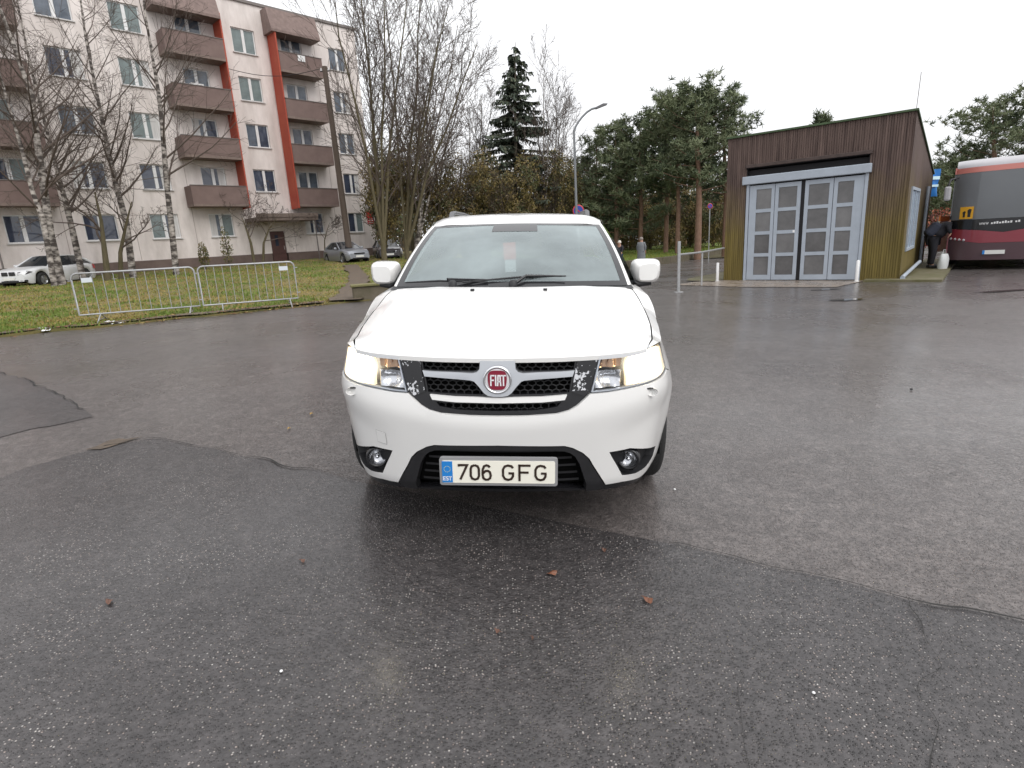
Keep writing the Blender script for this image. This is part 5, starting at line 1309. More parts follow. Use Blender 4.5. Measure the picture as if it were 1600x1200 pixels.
# ================================================================== PEOPLE
def skin(name, V, E, m, parent, sub=2):
    me = bpy.data.meshes.new(name); me.from_pydata([v[:3] for v in V], E, []); me.update(); me.materials.append(m)
    o = link(name, me, parent); md = o.modifiers.new('skin', 'SKIN'); me.skin_vertices.new() if not me.skin_vertices else None
    for i, v in enumerate(V):
        r = v[3]; rr = r if isinstance(r, tuple) else (r, r); me.skin_vertices[0].data[i].radius = rr
    me.skin_vertices[0].data[0].use_root = True; md.use_smooth_shade = True
    s = o.modifiers.new('sub', 'SUBSURF'); s.levels = sub; s.render_levels = sub
    return o
M_SKIN = mat('skin_tone', (.42, .24, .17), .6); 
def person(label, loc, rz, hgt, top, legs_, hair, bend=0.0, arms=((.10, .0), (.10, .0)), coat=None, sit=False, bag=None, hat=None, bulk=1.0, pack=None):
    p = thing('person', loc, rz, label, 'person'); k = hgt/1.75
    def B(x, y, z):     # bend the trunk forward above the hips (towards -y)
        z0 = .92
        if z > z0: dz = z-z0; y, z = y - dz*sin(bend), z0 + dz*cos(bend)
        return (x*k, y*k, z*k)
    V = []; E = []
    def add(x, y, z, r, par=None, bd=True):
        q = B(x, y, z) if bd else (x*k, y*k, z*k); V.append((*q, r*k)); i = len(V)-1
        if par is not None: E.append((par, i))
        return i
    pel = add(0, 0, .95, .13); wa_ = add(0, 0, 1.12, .125, pel); ch = add(0, 0, 1.32, .15, wa_); nk = add(0, -.01, 1.48, .06, ch); hd_ = add(0, -.02, 1.58, .085, nk); hd2 = add(0, -.015, 1.66, .095, hd_); add(0, -.01, 1.72, .06, hd2)
    add(0, -.115, 1.61, .016, hd_)
    Lg = []
    for s in (1, -1):
        h = add(s*.09, 0, .88, .095, pel, False); kn = add(s*.10, -.03, .50, .062, h, False); an = add(s*.10, 0, .09, .045, kn, False); add(s*.11, -.15, .04, .04, an, False); Lg.append((h, kn, an))
    Ar = []
    for s, (fw, up) in zip((1, -1), arms):
        sh = add(s*.19, 0, 1.42, .06, ch); el = add(s*.25, -.03-fw*.3, 1.14+up, .045, sh); wr_ = add(s*.24, -.06-fw, .92+up*1.5, .03, el); pm_ = add(s*.24, -.08-fw, .85+up*1.5, .028, wr_)
        for q in range(4): f1 = add(s*.24+(q-1.5)*.018, -.09-fw, .80+up*1.5, .009, pm_); add(s*.235+(q-1.5)*.018, -.085-fw, .75+abs(q-1.4)*.008+up*1.5, .008, f1)
        f1 = add(s*.21, -.10-fw, .84+up*1.5, .010, pm_); add(s*.20, -.12-fw, .80+up*1.5, .009, f1); Ar.append((sh, el, wr_))
    body = skin('body', V, E, M_SKIN, p)
    def garment(name, chain, m, g):
        ids = sorted({i for e in chain for i in e}); ix = {q: i for i, q in enumerate(ids)}; skin(name, [(*V[i][:3], V[i][3]*g(i)) for i in ids], [(ix[a_], ix[b_]) for a_, b_ in chain], m, p)
    garment('jacket', [(pel, wa_), (wa_, ch), (ch, nk)] + [(ch, a_[0]) for a_ in Ar] + [(a_[0], a_[1]) for a_ in Ar] + [(a_[1], a_[2]) for a_ in Ar], top, lambda i: 1.22*bulk if i not in (nk,) else 1.15)
    garment('trousers', [(pel, l_[0]) for l_ in Lg] + [(l_[0], l_[1]) for l_ in Lg] + [(l_[1], l_[2]) for l_ in Lg], legs_, lambda i: 1.14*bulk if i != pel else 1.05*bulk)
    for l_ in Lg: v = V[l_[2]]; MB().box((v[0], v[1]-.07, .05*k), (.10*k, .28*k, .10*k)).build('shoe', M_MBLK, p, bevel=.03)
    hb_ = Vector(V[hd2][:3])
    MB().lathe([(.104*k, -.05), (.108*k, 0), (.095*k, .05), (.06*k, .085), (0, .10)], 16, M=Matrix.Translation(hb_ + Vector((0, .012, .012)))).build('hat' if hat else 'hair', hat or hair, p)
    for s in (1, -1): MB().box(hb_ + Vector((s*.033, -.098*k, -.045)), (.016, .008, .010)).build('eye', M_MBLK, p)
    MB().box(hb_ + Vector((0, -.098*k, -.115)), (.04, .006, .008)).build('mouth', mat('lips', (.35, .13, .11), .6) if 'lips' not in bpy.data.materials else bpy.data.materials['lips'], p)
    if coat:
        mb = MB(); rows = []
        for z, rx, ry_ in ((.55, .24, .20), (.75, .235, .19), (.95, .215, .175), (1.15, .20, .165), (1.32, .215, .17), (1.43, .17, .12), (1.49, .085, .08)):
            rows.append([Vector(B(rx*cos(a_), ry_*sin(a_), z)) for a_ in [2*pi*q/18 for q in range(19)]])
        mb.grid(rows); mb.build('coat', coat, p)
    if pack:
        q = Vector(B(0, .25, 1.25)); MB().box(q, (.36*k, .26*k, .46*k), M=Matrix.Translation(q) @ Matrix.Rotation(bend, 4, 'X') @ Matrix.Translation(-q)).build('rucksack', pack, p, bevel=.08)
    return p
M_GC = mat('grey_coat', (.17, .18, .19), .9, var=.15); M_DC = mat('dark_cloth', (.018, .018, .024), .9); M_NAVY = mat('navy_cloth', (.03, .035, .055), .9); M_JEAN = mat('blue_cloth', (.03, .07, .20), .9); M_HAIR = mat('grey_hair', (.25, .22, .20), .9); M_HW = mat('pale_hat', (.62, .58, .52), .9)
def gnd(px, Y): q = at(px, 380, Y); return (q.x, q.y, gz(q.x, q.y)+.005)
person('person in a long grey coat standing by the low wall, back to camera', gnd(1002, 33.5), pi*.8, 1.74, M_GC, M_NAVY, M_HAIR, coat=M_GC, arms=((-.05, .05), (-.05, .05)))
person('person in dark jacket and pale hat beside the SUV windscreen edge', gnd(968, 32), -.7, 1.58, M_DC, M_JEAN, M_HAIR, hat=M_HW, arms=((.12, .1), (.1, .1)))
x, y = sl(5.2, 4.0)
bp_ = person('person in black with a rucksack bending forward beside the garage side wall', (x, y, gz(x, y)+.062), 1.2, 1.78, M_DC, M_DC, M_HAIR, bend=.7, arms=((.2, .12), (.22, .1)), hat=M_DC, bulk=1.3, pack=M_NAVY)
x, y = sl(5.55, 3.6); bg_ = thing('carrier_bag', (x, y, gz(x, y)+.06), .4, 'white carrier bag standing by the bending person', 'bag')
rows = [[Vector((.20*s_*cos(a)*(1+.12*sin(3*a+h_*9)), .11*s_*sin(a), h_)) for a in [2*pi*q/16 for q in range(17)]] for h_, s_ in ((0, .9), (.12, 1.05), (.30, 1.0), (.42, .75), (.46, .6))]
MB().grid(rows).build('sack', mat('bag_white', (.60, .62, .62), .5), bg_); MB().tube([(-.08, 0, .45), (-.05, 0, .58), (.05, 0, .58), (.08, 0, .45)], .008, 5).build('handle', bpy.data.materials['bag_white'], bg_)

# ================================================================== LEAVES AND LITTER ON THE ASPHALT
M_LF = [mat('leaf_rust', (.15, .055, .026), .5, var=.3, vscale=30), mat('leaf_brown', (.12, .055, .035), .5, var=.3, vscale=30), mat('leaf_yellow', (.40, .24, .05), .5, var=.3, vscale=30)]
def leaf(px, py, size, mi, label):
    c = ground(px, py); t = thing('fallen_leaf', (c.x, c.y, c.z+.012), R.uniform(0, 6.28), label, 'leaf', 'fallen leaves on the asphalt'); P = []
    for k in range(14):
        a = 2*pi*k/14; r = size*(.55+.25*cos(a)**2)*(1+.15*sin(5*a)); P.append((r*cos(a), r*.75*sin(a), .004+.006*sin(2*a)))
    MB().add(P + [(0, 0, .009)], [(i, (i+1) % 14, 14) for i in range(14)]).build('blade', M_LF[mi], t); MB().tube([(size*.5, 0, .006), (size*.95, .01, .004)], .0015, 4).build('stalk', M_LF[1], t)
for q in ((862, 900, .032, 0, 'rusty orange leaf lying centrally in front of the SUV'), (1012, 941, .034, 0, 'rusty leaf on the asphalt right of the centre leaf'), (944, 863, .02, 1, 'small brown leaf near the SUV shadow edge'), (777, 990, .018, 1, 'small dark red leaf nearest the bottom centre'), (172, 944, .028, 1, 'dark red leaf on the asphalt at lower left'), (487, 649, .03, 2, 'yellow leaf on the old asphalt left of the SUV'), (452, 672, .025, 2, 'pale leaf scrap left of the SUV near the seam'), (474, 880, .02, 1, 'brown leaf on the dark asphalt left of centre'), (833, 1002, .012, 1, 'tiny brown leaf fragment right of the bottom centre')): leaf(*q)
def litter(px, py, sz, label):
    c = ground(px, py); t = thing('litter', (c.x, c.y, c.z+.02), R.uniform(0, 6), label, 'litter', 'pale litter'); n = 9
    rows = [[(sz*(i/n-.5)*1.6 + .01*noise.noise((i, j, px)), sz*(j/n-.5) + .02*noise.noise((i*.7, j, py)), .02+.045*abs(noise.noise((i*.5, j*.5, px*.1)))) for i in range(n+1)] for j in range(n+1)]
    MB().grid(rows, smooth=False).build('crumpled_sheet', M_WHT, t); MB().grid([[(p_[0]*.5+sz*.3, p_[1]*.4, p_[2]+.03) for p_ in r_] for r_ in rows], smooth=False).build('torn_flap', M_WHT, t)
litter(177, 508, .30, 'crumpled white paper at the foot of the left barrier'); litter(70, 519, .22, 'flat pale scrap on the lawn edge left of the barriers'); litter(185, 431, .5, 'white bag lying under the fruit tree behind the barrier')
for px, py, s_, lb_ in ((440, 1052, .0065, 'white pebble on the dark asphalt at lower left'), (1054, 767, .008, 'tiny white pebble beside the SUV front wheel'), (1271, 1086, .006, 'white pebble at lower right of the asphalt'), (1424, 610, .014, 'small dark stone on the wet lot at right')):
    c = ground(px, py); o = MB().lathe([(0, -.4*s_), (.8*s_, -.1*s_), (s_, .3*s_), (.6*s_, .8*s_), (0, s_)], 7).build('pebble', M_WHT if 'white' in lb_ else M_MBLK); o.location = c + Vector((0, 0, .008)); tag(o, lb_, 'pebble', 'loose pebbles')
# ================================================================== TREES
def bark(name, c1, c2, stretch, sc=4.0): return mat(name, c1, .9, vscale=sc, col2=c2, stretch=stretch, bump=.5, bscale=12)
M_BIRCH = bpy.data.materials.new('birch_bark'); M_BIRCH.use_nodes = True
_n = M_BIRCH.node_tree.nodes; _l = M_BIRCH.node_tree.links; _b = _n['Principled BSDF']; _t = _n.new('ShaderNodeTexCoord')
_mp = _n.new('ShaderNodeMapping'); _mp.inputs['Scale'].default_value = (2.2, 2.2, 5.0); _l.new(_t.outputs['Object'], _mp.inputs[0])
_z = _n.new('ShaderNodeTexNoise'); _z.inputs['Scale'].default_value = 1.5; _z.inputs['Detail'].default_value = 5; _l.new(_mp.outputs[0], _z.inputs['Vector'])
_r = _n.new('ShaderNodeValToRGB'); _r.color_ramp.elements[0].position = .42; _r.color_ramp.elements[1].position = .62
_r.color_ramp.elements[0].color = (.055, .045, .04, 1); _r.color_ramp.elements[1].color = (.44, .40, .365, 1); _l.new(_z.outputs['Fac'], _r.inputs[0]); _l.new(_r.outputs[0], _b.inputs['Base Color']); _b.inputs['Roughness'].default_value = .85
M_TWIG = bark('twig_bark', (.075, .055, .045), (.12, .095, .08), (1, 1, 1)); M_BARK = bark('grey_bark', (.085, .070, .055), (.16, .135, .10), (5, 5, .8)); M_MOSSB = bark('mossy_bark', (.07, .062, .03), (.13, .105, .062), (3, 3, .7)); M_PINEB = bark('pine_bark', (.15, .085, .055), (.27, .17, .12), (4, 4, 1))
M_NEED = [mat('needles_dark', (.062, .082, .046), .8), mat('needles', (.104, .134, .070), .8), mat('needles_light', (.16, .185, .10), .8)]
M_SPR = [mat('spruce_dark', (.038, .052, .036), .8), mat('spruce', (.066, .085, .055), .8), mat('spruce_light', (.115, .125, .08), .8)]
M_OLV = [mat('leaf_olive', (.165, .135, .048), .8), mat('leaf_ochre', (.23, .17, .055), .8), mat('leaf_brownish', (.15, .112, .062), .8), mat('leaf_green', (.10, .11, .045), .8)]
class TR:
    def __init__(s, seed): s.r = random.Random(seed); s.mb = MB(); s.tips = []
    def limb(s, p, d, L, r, lvl, P, mi=0):
        n = P['seg'][min(lvl, len(P['seg'])-1)]; pts = [Vector(p)]; d = Vector(d).normalized(); dirs = [d.copy()]
        for i in range(n):
            w = P['wob']*(1 if lvl else .5); d = d + Vector((s.r.uniform(-w, w), s.r.uniform(-w, w), s.r.uniform(-w, w) + P['up'][min(lvl, len(P['up'])-1)])); d.normalize()
            pts.append(pts[-1] + d*(L/n)); dirs.append(d.copy())
        rad = [max(P['rmin'], r*(1-.8*i/n)) for i in range(n+1)]
        s.path(pts, rad, dirs, L, lvl, P, mi)
    def path(s, pts, rad, dirs, L, lvl, P, mi=0):
        s.mb.tube(pts, rad, (9, 6, 4, 3, 3, 3)[lvl], mi if lvl < P.get('twl', 2) else 1, cap=False)
        if lvl >= P['lv']: s.tips.append((pts[-1], dirs[-1])); s.tips.append((pts[len(pts)//2], dirs[-1])); return
        k = P['n'][min(lvl, len(P['n'])-1)]; n = len(pts)-1
        for j in range(k):
            t = P['t0'][min(lvl, len(P['t0'])-1)]; t = t + (1-t)*(j+s.r.random())/k; q = t*n; i = min(int(q), n-1); f = q-i
            p = pts[i].lerp(pts[i+1], f); rr = rad[i]+(rad[i+1]-rad[i])*f; d = dirs[min(i+1, n)]
            ang = radians(P['ang'][min(lvl, len(P['ang'])-1)] + s.r.uniform(-14, 14)); az = s.r.uniform(0, 2*pi); o = d.orthogonal().normalized(); o.rotate(Matrix.Rotation(az, 3, d))
            cd_ = d*cos(ang) + o*sin(ang)
            s.limb(p, cd_, L*P['lr'][min(lvl, len(P['lr'])-1)]*s.r.uniform(.7, 1.15)*(1.1-.55*t), max(P['rmin'], rr*P['rr']), lvl+1, P)
PB_ = dict(lv=3, n=(20, 7, 5), t0=(.22, .2, .2), ang=(50, 42, 38), lr=(.34, .5, .5), rr=.42, seg=(8, 5, 4, 3), wob=.12, up=(.02, .10, .04, -.02), rmin=.006, twl=1)
def tree(name, label, cat, base, pts, rad, P, seed, mats, group=None, leaves=None, sink=.15):
    t = thing(name, base, 0, label, cat, group); T = TR(seed); b = Vector(base)
    pts = [Vector(p)-b for p in pts]; pts[0].z -= sink
    dirs = [(pts[min(i+1, len(pts)-1)]-pts[max(i-1, 0)]).normalized() for i in range(len(pts))]; L = sum((pts[i+1]-pts[i]).length for i in range(len(pts)-1))
    tr_ = MB(); tr_.tube(pts, rad, 10, 0); tr_.build('trunk', mats, t)
    T.path(pts, rad, dirs, L, 0, P); 
    nq = (len(pts)-1)*9; mb = T.mb     # the trunk itself is its own part
    crown = MB(); crown.v = mb.v[len(pts)*9:]; off = len(pts)*9; crown.f = [tuple(i-off for i in f) for f in mb.f[nq:]]; crown.m = mb.m[nq:]; crown.sm = mb.sm[nq:]
    crown.build('crown', mats, t)
    return t, T
def img_path(px, Y, base_off=None):
    P = [at(x, y, Y) for x, y in px]; P[0] = Vector((P[0].x, Y, gz(P[0].x, Y))); return P
def ext(P, top):
    d = (P[-1]-P[-2]).normalized(); k = (top-P[-1].z)/max(.2, d.z)
    return P + [P[-1] + (d*k)*.5, P[-1] + d*k + Vector((.1, .1, 0))]
def rads(n, r): return [r*(1-.82*i/(n-1)) for i in range(n)]
BM = [M_BIRCH, M_TWIG]
specs = [((97, 446), [(79, 370), (68, 290), (58, 220), (50, 150), (30, 95)], 26.0, 14.5, .19, 'white birch with thick trunk in front of the white estate car'),
         ((84, 444), [(68, 345), (50, 297), (32, 225), (14, 165)], 25.4, 13.0, .12, 'slimmer birch leaning left beside the thick birch by the estate car'),
         ((128, 428), [(114, 363), (100, 307), (90, 270), (76, 215)], 29.0, 13.5, .16, 'birch standing just behind the estate car tail'),
         ((206, 426), [(197, 346), (183, 295), (170, 240), (160, 190), (150, 140)], 30.0, 14.0, .17, 'birch second from the right in the lawn row before the flats'),
         ((274, 424), [(268, 353), (260, 283), (253, 190), (247, 140), (241, 105)], 30.5, 15.0, .16, 'straight birch rightmost in the lawn row before the flats')]
for i, (b, pp, Y, top, r, lb) in enumerate(specs):
    P = ext(img_path([b]+pp, Y), top); tree('birch_tree', lb, 'tree', P[0], P, rads(len(P), r), dict(PB_, n=(24, 8, 5)), 20+i, BM, 'birches on the lawn')
# low fruit trees and shrubs by the flats
PF = dict(lv=4, n=(7, 5, 4, 4), t0=(.35, .3, .25, .2), ang=(48, 45, 42, 40), lr=(.75, .6, .55, .5), rr=.55, seg=(4, 5, 4, 3, 3), wob=.22, up=(.05, .03, .03, .0), rmin=.007, twl=1)
for i, (b, pp, Y, r, lb) in enumerate((((166, 428), [(163, 390), (158, 345), (148, 300)], 28.0, .16, 'gnarled bare fruit tree left of the lawn birches'), ((186, 426), [(188, 395), (196, 355), (206, 315)], 29.2, .13, 'gnarled bare fruit tree crossing the second lawn birch'),
        ((396, 402), [(392, 380), (384, 355), (378, 340)], 36.0, .10, 'bare spreading shrub left of the entrance door'), ((408, 400), [(412, 380), (420, 358), (432, 342)], 36.2, .09, 'bare shrub arching over the entrance canopy'), ((506, 392), [(507, 376), (511, 360), (515, 348)], 39.0, .05, 'thin bare bush growing behind the silver saloon'))):
    P = img_path([b]+pp, Y); tree('fruit_tree' if i < 2 else 'bare_shrub', lb, 'tree' if i < 2 else 'shrub', P[0], P, rads(len(P), r), dict(PF, lr=(.85 if i < 4 else .6, .62, .55, .5)), 60+i, [M_MOSSB, M_TWIG], 'bare shrubs and fruit trees by the flats')
# leafy shrubs against the wall
def leafmass(mb, c, rad, n, size, rng, mats_n, shape=None):
    for k in range(n):
        while True:
            x, y, z = rng.uniform(-1, 1), rng.uniform(-1, 1), rng.uniform(-1, 1); q = x*x+y*y+z*z
            if q < 1: break
        p = Vector((c[0]+x*rad[0], c[1]+y*rad[1], c[2]+z*rad[2]))
        if noise.noise(p*(1.6/max(rad[0], .4)))*1.0 + rng.uniform(-.4, .4) < -.05: continue
        s = size*rng.uniform(.6, 1.3); a = Vector((rng.gauss(0, 1), rng.gauss(0, 1), rng.gauss(0, .7))).normalized(); b = a.orthogonal().normalized(); b.rotate(Matrix.Rotation(rng.uniform(0, 6.28), 3, a))
        nn = noise.noise(p*.8)+rng.uniform(-.25, .25); mi = min(mats_n-1, max(0, int((nn+.5)*mats_n)))
        mb.add([p-b*s*.5, p+a*s*.45*.6, p+b*s*.5, p-a*s*.27], [(0, 1, 2, 3)], mi)
for i, (px, Y, hh_, rx, lb) in enumerate(((356, 35.0, 2.3, .35, 'narrow dark green climber shrub under the first floor balcony'), (318, 34.2, 1.5, .3, 'small yellowing shrub between the lawn birches and the climber'))):
    b = at(px, 400, Y); z0 = gz(b.x, b.y); t = thing('leafy_shrub', (b.x, b.y, z0), 0, lb, 'shrub'); rng = random.Random(90+i); mb = MB()
    leafmass(mb, (0, 0, hh_*.55), (rx, rx, hh_*.52), 900, .12, rng, 4); mb.build('foliage', [M_OLV[3], M_OLV[0], M_OLV[3], M_OLV[1]], t); MB().tube([(0, 0, -.1), (.03, 0, hh_*.5), (-.02, .02, hh_*.9)], [.04, .03, .01], 6).build('stem', M_TWIG, t)
# tall many-stemmed bare trees right of the block
PT = dict(lv=3, n=(15, 7, 6), t0=(.20, .2, .15), ang=(32, 36, 38), lr=(.36, .5, .5), rr=.5, seg=(8, 5, 4, 3), wob=.10, up=(.03, .08, .05, .0), rmin=.009, twl=1)
def multistem(label, base_px, Y, tops, r, seed, m=[M_MOSSB, M_TWIG], P=PT):
    b = at(base_px, 398, Y); z0 = gz(b.x, b.y); t = thing('bare_tree', (b.x, b.y, z0), 0, label, 'tree', 'tall bare trees'); T = TR(seed); rng = random.Random(seed)
    tr_ = MB(); tr_.tube([(0, 0, -.2), (0, 0, .5), (.03, 0, 1.3)], [r*1.5, r*1.25, r*1.1], 10); 
    for k, (tx_, ty_) in enumerate(tops):
        e = at(tx_, ty_, Y + rng.uniform(-1.5, 1.5)) - Vector((b.x, b.y, z0)); mid = Vector((e.x*.32, e.y*.4, e.z*.42)); pts = [Vector((0, 0, .6)), Vector((mid.x*.45, mid.y*.4, mid.z*.5)), mid, mid.lerp(e, .35)+Vector((rng.uniform(-.2, .2), 0, 0)), mid.lerp(e, .7)+Vector((rng.uniform(-.25, .25), 0, 0)), e]
        dirs = [(pts[min(i+1, 5)]-pts[max(i-1, 0)]).normalized() for i in range(6)]; T.path(pts, rads(6, r*rng.uniform(.7, 1)), dirs, e.length, 0, P)
    tr_.build('trunk', m, t); T.mb.build('crown', m, t); return t
multistem('tall many stemmed bare tree with mossy trunks beside the block corner', 600, 34.5, [(520, -30), (560, -60), (600, -80), (640, -40), (575, 20)], .13, 201)
multistem('tall bare tree with dark stems behind the left mirror', 636, 36.5, [(600, -40), (660, -30), (700, 10), (745, 70), (685, 60)], .12, 202, P=dict(PT, n=(14, 7, 5)))
multistem('leaning bare birch right of the mossy stems', 652, 41, [(690, 90), (715, 40), (738, 110)], .13, 203, [M_BIRCH, M_TWIG])
multistem('fine twigged bare tree left of the spruce', 748, 50, [(730, 170), (752, 150), (768, 175), (742, 200)], .12, 204, [M_BARK, M_TWIG])
multistem('slim pale birch right of the spruce', 846, 46, [(850, 112), (838, 200), (862, 190)], .10, 205, [M_BIRCH, M_TWIG])
multistem('small bare birch in front of the street lamp', 868, 49, [(868, 150), (885, 185), (878, 175)], .10, 206, [M_BIRCH, M_TWIG])
# brown-olive undergrowth trees in front of the wood
def bushy(label, px, Y, top, w, seed, n=15000):
    b = at(px, 380, Y); z0 = gz(b.x, b.y); zt = at(px, top, Y).z - z0; t = thing('undergrowth_tree', (b.x, b.y, z0), 0, label, 'tree', 'olive trees at the wood edge'); rng = random.Random(seed); T = TR(seed)
    tr_ = MB(); tr_.tube([(0, 0, -.2), (rng.uniform(-.2, .2), 0, zt*.4), (rng.uniform(-.4, .4), 0, zt*.85)], [.15, .11, .04], 7); tr_.build('trunk', [M_MOSSB, M_TWIG], t)
    for k in range(5):
        a = rng.uniform(0, 6.28); T.limb((0, 0, zt*rng.uniform(.1, .4)), (cos(a)*.5, sin(a)*.5, 1), zt*.55, .06, 1, dict(PT, n=(6, 7, 6), lv=3))
    T.mb.build('branches', [M_MOSSB, M_TWIG], t)
    mb = MB()
    for k in range(9):
        a = rng.uniform(0, 6.28); rr = w*.55*sqrt(rng.random()); h_ = zt*rng.uniform(.15, .88); leafmass(mb, (rr*cos(a), rr*sin(a), h_), (w*.48, w*.48, zt*.22), n//7, .145, rng, 4)
    mb.build('foliage', M_OLV, t)
UL = ['olive leaved tree directly behind the mossy stems', 'ochre leaved tree in the gap behind the left mirror', 'dense brown tree left of the spruce foot', 'low ochre tree below the fine twigged bare tree', 'olive tree at the left foot of the spruce', 'brown tree in front of the spruce', 'olive tree at the right foot of the spruce', 'low tree between the pale birch and lamp', 'brown tree behind the street lamp', 'small tree at the left edge of the pine group', 'low olive tree under the left pines', 'low olive tree behind the grey coat person', 'low green tree behind the steel gate post', 'low olive tree between the tall pine trunks', 'low green tree tucked behind the garage left corner']
for i, (px, Y, top, w) in enumerate(((602, 39.5, 245, 1.9), (645, 41.5, 205, 2.4), (688, 42.5, 178, 2.6), (724, 44, 215, 2.4), (765, 44, 235, 2.4), (806, 43.5, 255, 2.2), (845, 46, 235, 2.4), (880, 47, 250, 2.2), (905, 49, 275, 2.4), (935, 52, 280, 2.6), (975, 54, 290, 2.6), (1015, 55, 300, 2.6), (1046, 51, 298, 2.4), (1078, 52, 290, 2.4), (1115, 50, 285, 2.4))): bushy(UL[i], px, Y, top, w, 300+i)
# spruce
def spruce(label, px, Y, top, w, seed):
    b = at(px, 390, Y); z0 = gz(b.x, b.y); zt = at(px, top, Y).z - z0; rng = random.Random(seed); t = thing('spruce_tree', (b.x, b.y, z0), 0, label, 'tree'); e = at(px, top, Y).x - b.x
    MB().tube([(0, 0, -.2), (e*.5, 0, zt*.5), (e, 0, zt)], [.24, .15, .02], 9).build('trunk', M_BARK, t)
    br = MB(); fo = MB(); z = zt*.10
    while z < zt-.15:
        q = 1-z/zt; rl = w*(q**.92)*rng.uniform(.75, 1.1)+.12
        for k in range(6 if q > .12 else 4):
            if rng.random() < .14: continue
            a = rng.uniform(0, 6.28); L = rl*rng.uniform(.65, 1.12); p0 = Vector((e*z/zt, 0, z)); d = Vector((cos(a), sin(a), 0)); pts = []
            for j in range(6):
                f = j/5; pts.append(p0 + d*L*f + Vector((0, 0, L*(.10*f-.62*f*f+.42*f**3)*(.4+q))))
            br.tube(pts, [.03*(1-.8*j/5)*(q+.3) for j in range(6)], 4, cap=False)
            sd = Vector((-d.y, d.x, 0)); m_ = int(L*34)+7
            for u in range(m_):
                f = rng.uniform(.12, 1); p = p0 + d*L*f + Vector((0, 0, L*(.10*f-.62*f*f+.42*f**3)*(.4+q))); w_ = rng.uniform(-1, 1)*.34*L*(1-f*.6)*.75
                tip = p + sd*w_ + d*rng.uniform(.02, .22) + Vector((0, 0, -rng.uniform(.05, .34))); wd = .055+.05*rng.random(); nn = (tip-p).cross(Vector((0, 0, 1))); nn = nn.normalized()*wd if nn.length > 1e-4 else sd*wd
                fo.add([p-nn*.6, p+nn*.6, tip+nn*.5, tip-nn*.5], [(0, 1, 2, 3)], 0 if rng.random() < .45 else (1 if rng.random() < .75 else 2))
        z += .20+.16*q
    br.build('branches', M_BARK, t)['kind'] = 'stuff'; fo.build('crown', M_SPR, t)
spruce('tall dark spruce rising highest above the SUV roof', 805, 47.5, 66, 6.2, 400)
# pines
def pine(label, px, Y, top, w, seed, cb=.38, trunk_r=.2, px_top=None):
    b = at(px, 392, Y); z0 = gz(b.x, b.y)+(.3 if px > 960 and px < 1200 else 0); e_ = at(px_top or px, top, Y); zt = e_.z - z0; ex2 = e_.x-b.x; rng = random.Random(seed); t = thing('pine_tree', (b.x, b.y, z0), 0, label, 'tree', 'pines')
    MB().tube([(0, 0, -.3), (ex2*.3+.1, 0, zt*.35), (ex2*.65, .1, zt*.7), (ex2, 0, zt*.97)], [trunk_r*1.15, trunk_r*.9, trunk_r*.55, .03], 9).build('trunk', M_PINEB, t)
    br = MB(); fo = MB(); n = 40
    for k in range(n):
        f = cb + (1-cb)*(k/n)**.9; z = zt*f; p0 = Vector((ex2*f, 0, z)); a = k*2.4+rng.uniform(-.5, .5); prof = sin(min(1, (1.03-f)/(1.03-cb)*1.35+.12)*pi*.62)
        L = w*prof*rng.uniform(.6, 1.15)+.2; d = Vector((cos(a), sin(a), rng.uniform(.05, .45)+.3*f)).normalized(); tip = p0+d*L; md = p0.lerp(tip, .55)+Vector((0, 0, -.06*L)); br.tube([p0, md, tip], [.05*(1.1-f), .035*(1.1-f)+.008, .01], 4, cap=False)
        for c_ in range(5+int(L*6.5)):
            f2 = rng.uniform(.35, 1.05); c = p0.lerp(tip, f2)+Vector((rng.gauss(0, .20)*L*.6, rng.gauss(0, .20)*L*.6, rng.gauss(.08, .16))); tone = noise.noise(c*.9+Vector((seed, 0, 0)))*.9+.25*(c.z-z)
            for u in range(15):
                dd = Vector((rng.gauss(0, 1), rng.gauss(0, 1), rng.gauss(.55, .8))).normalized(); ln = rng.uniform(.20, .42); sd = dd.orthogonal().normalized(); sd.rotate(Matrix.Rotation(rng.uniform(0, 6.28), 3, dd)); wd = .028
                mi = 0 if tone+rng.uniform(-.3, .3) < -.25 else (1 if tone+rng.uniform(-.3, .3) < .15 else 2)
                fo.add([c-sd*wd, c+sd*wd, c+dd*ln+sd*wd*.5, c+dd*ln-sd*wd*.5], [(0, 1, 2, 3)], mi)
    if w > .5: br.build('branches', M_PINEB, t)['kind'] = 'stuff'
    fo.build('crown', M_NEED, t)
PL = ['dark young pine at the left end of the pine group', 'bushy pine right of the street lamp', 'broad pine behind the grey coat person', 'pine with twin looking top left of the tall pine', 'tall slim trunked pine behind the steel gate post', 'tallest reddish pine left of the garage', 'pine close behind the garage left wall', 'background pine between the lamp and the spruce', 'background pine filling the middle of the group', 'background pine filling the right of the group']
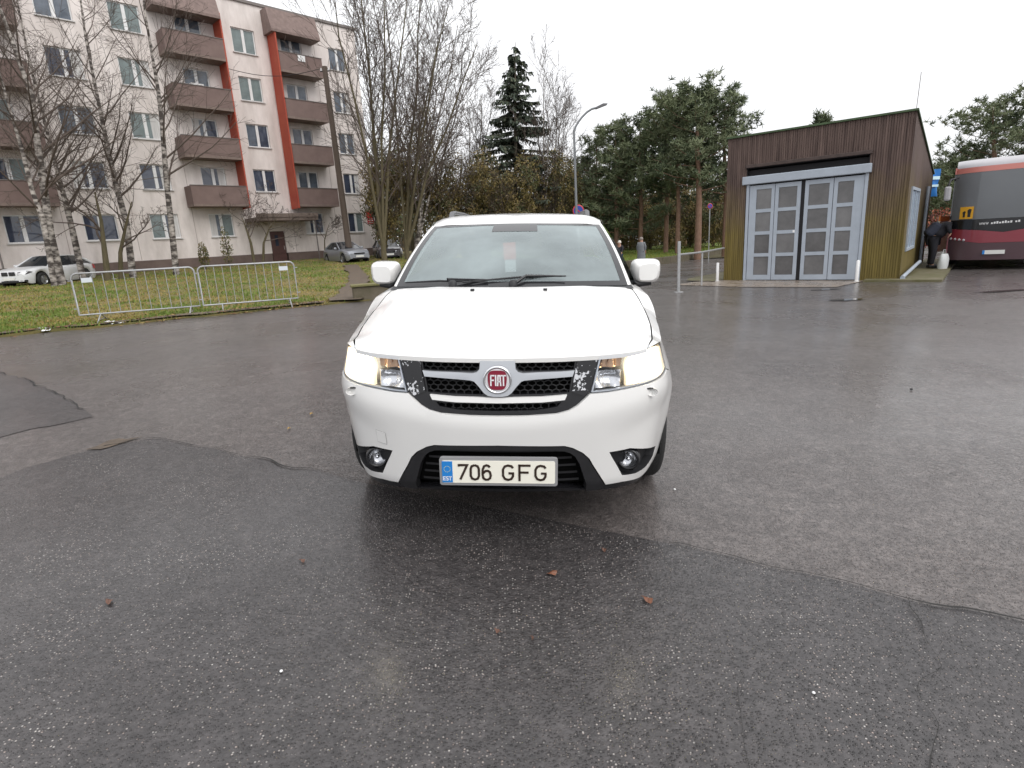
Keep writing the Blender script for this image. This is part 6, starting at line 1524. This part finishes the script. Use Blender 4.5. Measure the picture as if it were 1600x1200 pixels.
for i, q in enumerate(((932, 50, 222, 2.6, .12, .15), (962, 47, 200, 2.8, .16, .18), (1000, 46, 192, 3.0, .18, .18), (1040, 45, 158, 2.4, .32, .17), (1058, 43, 160, 2.5, .42, .16), (1090, 41, 141, 2.8, .40, .22), (1132, 42, 150, 2.4, .30, .18), (908, 58, 262, 2.6, .1, .16), (985, 58, 225, 3.0, .1, .16), (1070, 56, 200, 3.2, .1, .16))): pine(PL[i], q[0], q[1], q[2], q[3], 500+i, q[4], q[5])
PL2 = ['pine whose tip just shows over the garage roof', 'wide dark pine crown left above the coach', 'tall dark pine directly above the coach', 'dark pine crown at the right edge above the coach', 'low dark pine between the garage corner and coach']
for i, q in enumerate(((1283, 33, 193, .35, .7, .08), (1512, 50, 238, 3.2, .05, .2), (1552, 47, 163, 4.2, .12, .24), (1612, 46, 168, 4.2, .15, .24), (1474, 56, 262, 2.6, .05, .18))): pine(PL2[i], q[0], q[1], q[2], q[3], 540+i, q[4], q[5])
# reddish bush beyond the garage
b = at(1466, 360, 31); t = thing('red_bush', (b.x, b.y, gz(b.x, b.y)), 0, 'reddish autumn bush between the garage and the coach', 'shrub'); mb = MB(); leafmass(mb, (0, 0, 1.25), (1.1, .8, 1.15), 1800, .16, random.Random(77), 3); mb.build('foliage', [mat('red_leaf', (.22, .06, .045), .8), mat('rust_leaf', (.32, .11, .06), .8), mat('dark_red_leaf', (.10, .035, .03), .8)], t); MB().tube([(0, 0, -.1), (.1, 0, .7), (.2, .1, 1.6)], [.06, .04, .015], 6).build('stem', M_TWIG, t)
# the wood behind, read as one mass
rng = random.Random(999); mb = MB()
for k in range(340):
    Y = rng.uniform(60, 78); px = rng.uniform(560, 1640) if k < 230 else rng.uniform(1640, 2500); b = at(px, 380, Y); z0 = gz(b.x, b.y); hh_ = rng.uniform(6.0, 10.2)*(1 if px < 1200 else .75)
    mb.tube([(b.x, b.y, z0-.2), (b.x+rng.uniform(-.3, .3), b.y, z0+hh_)], [.16, .04], 5, 4, cap=False)
    leafmass(mb, (b.x, b.y, z0+hh_*.5), (1.9, 1.9, hh_*.53), 650, .38, rng, 4)
tag(mb.build('distant_wood', [M_OLV[2], M_NEED[0], M_OLV[0], M_NEED[1], M_BARK]), 'dark brown and green wood behind the lot', 'wood', kind='stuff')
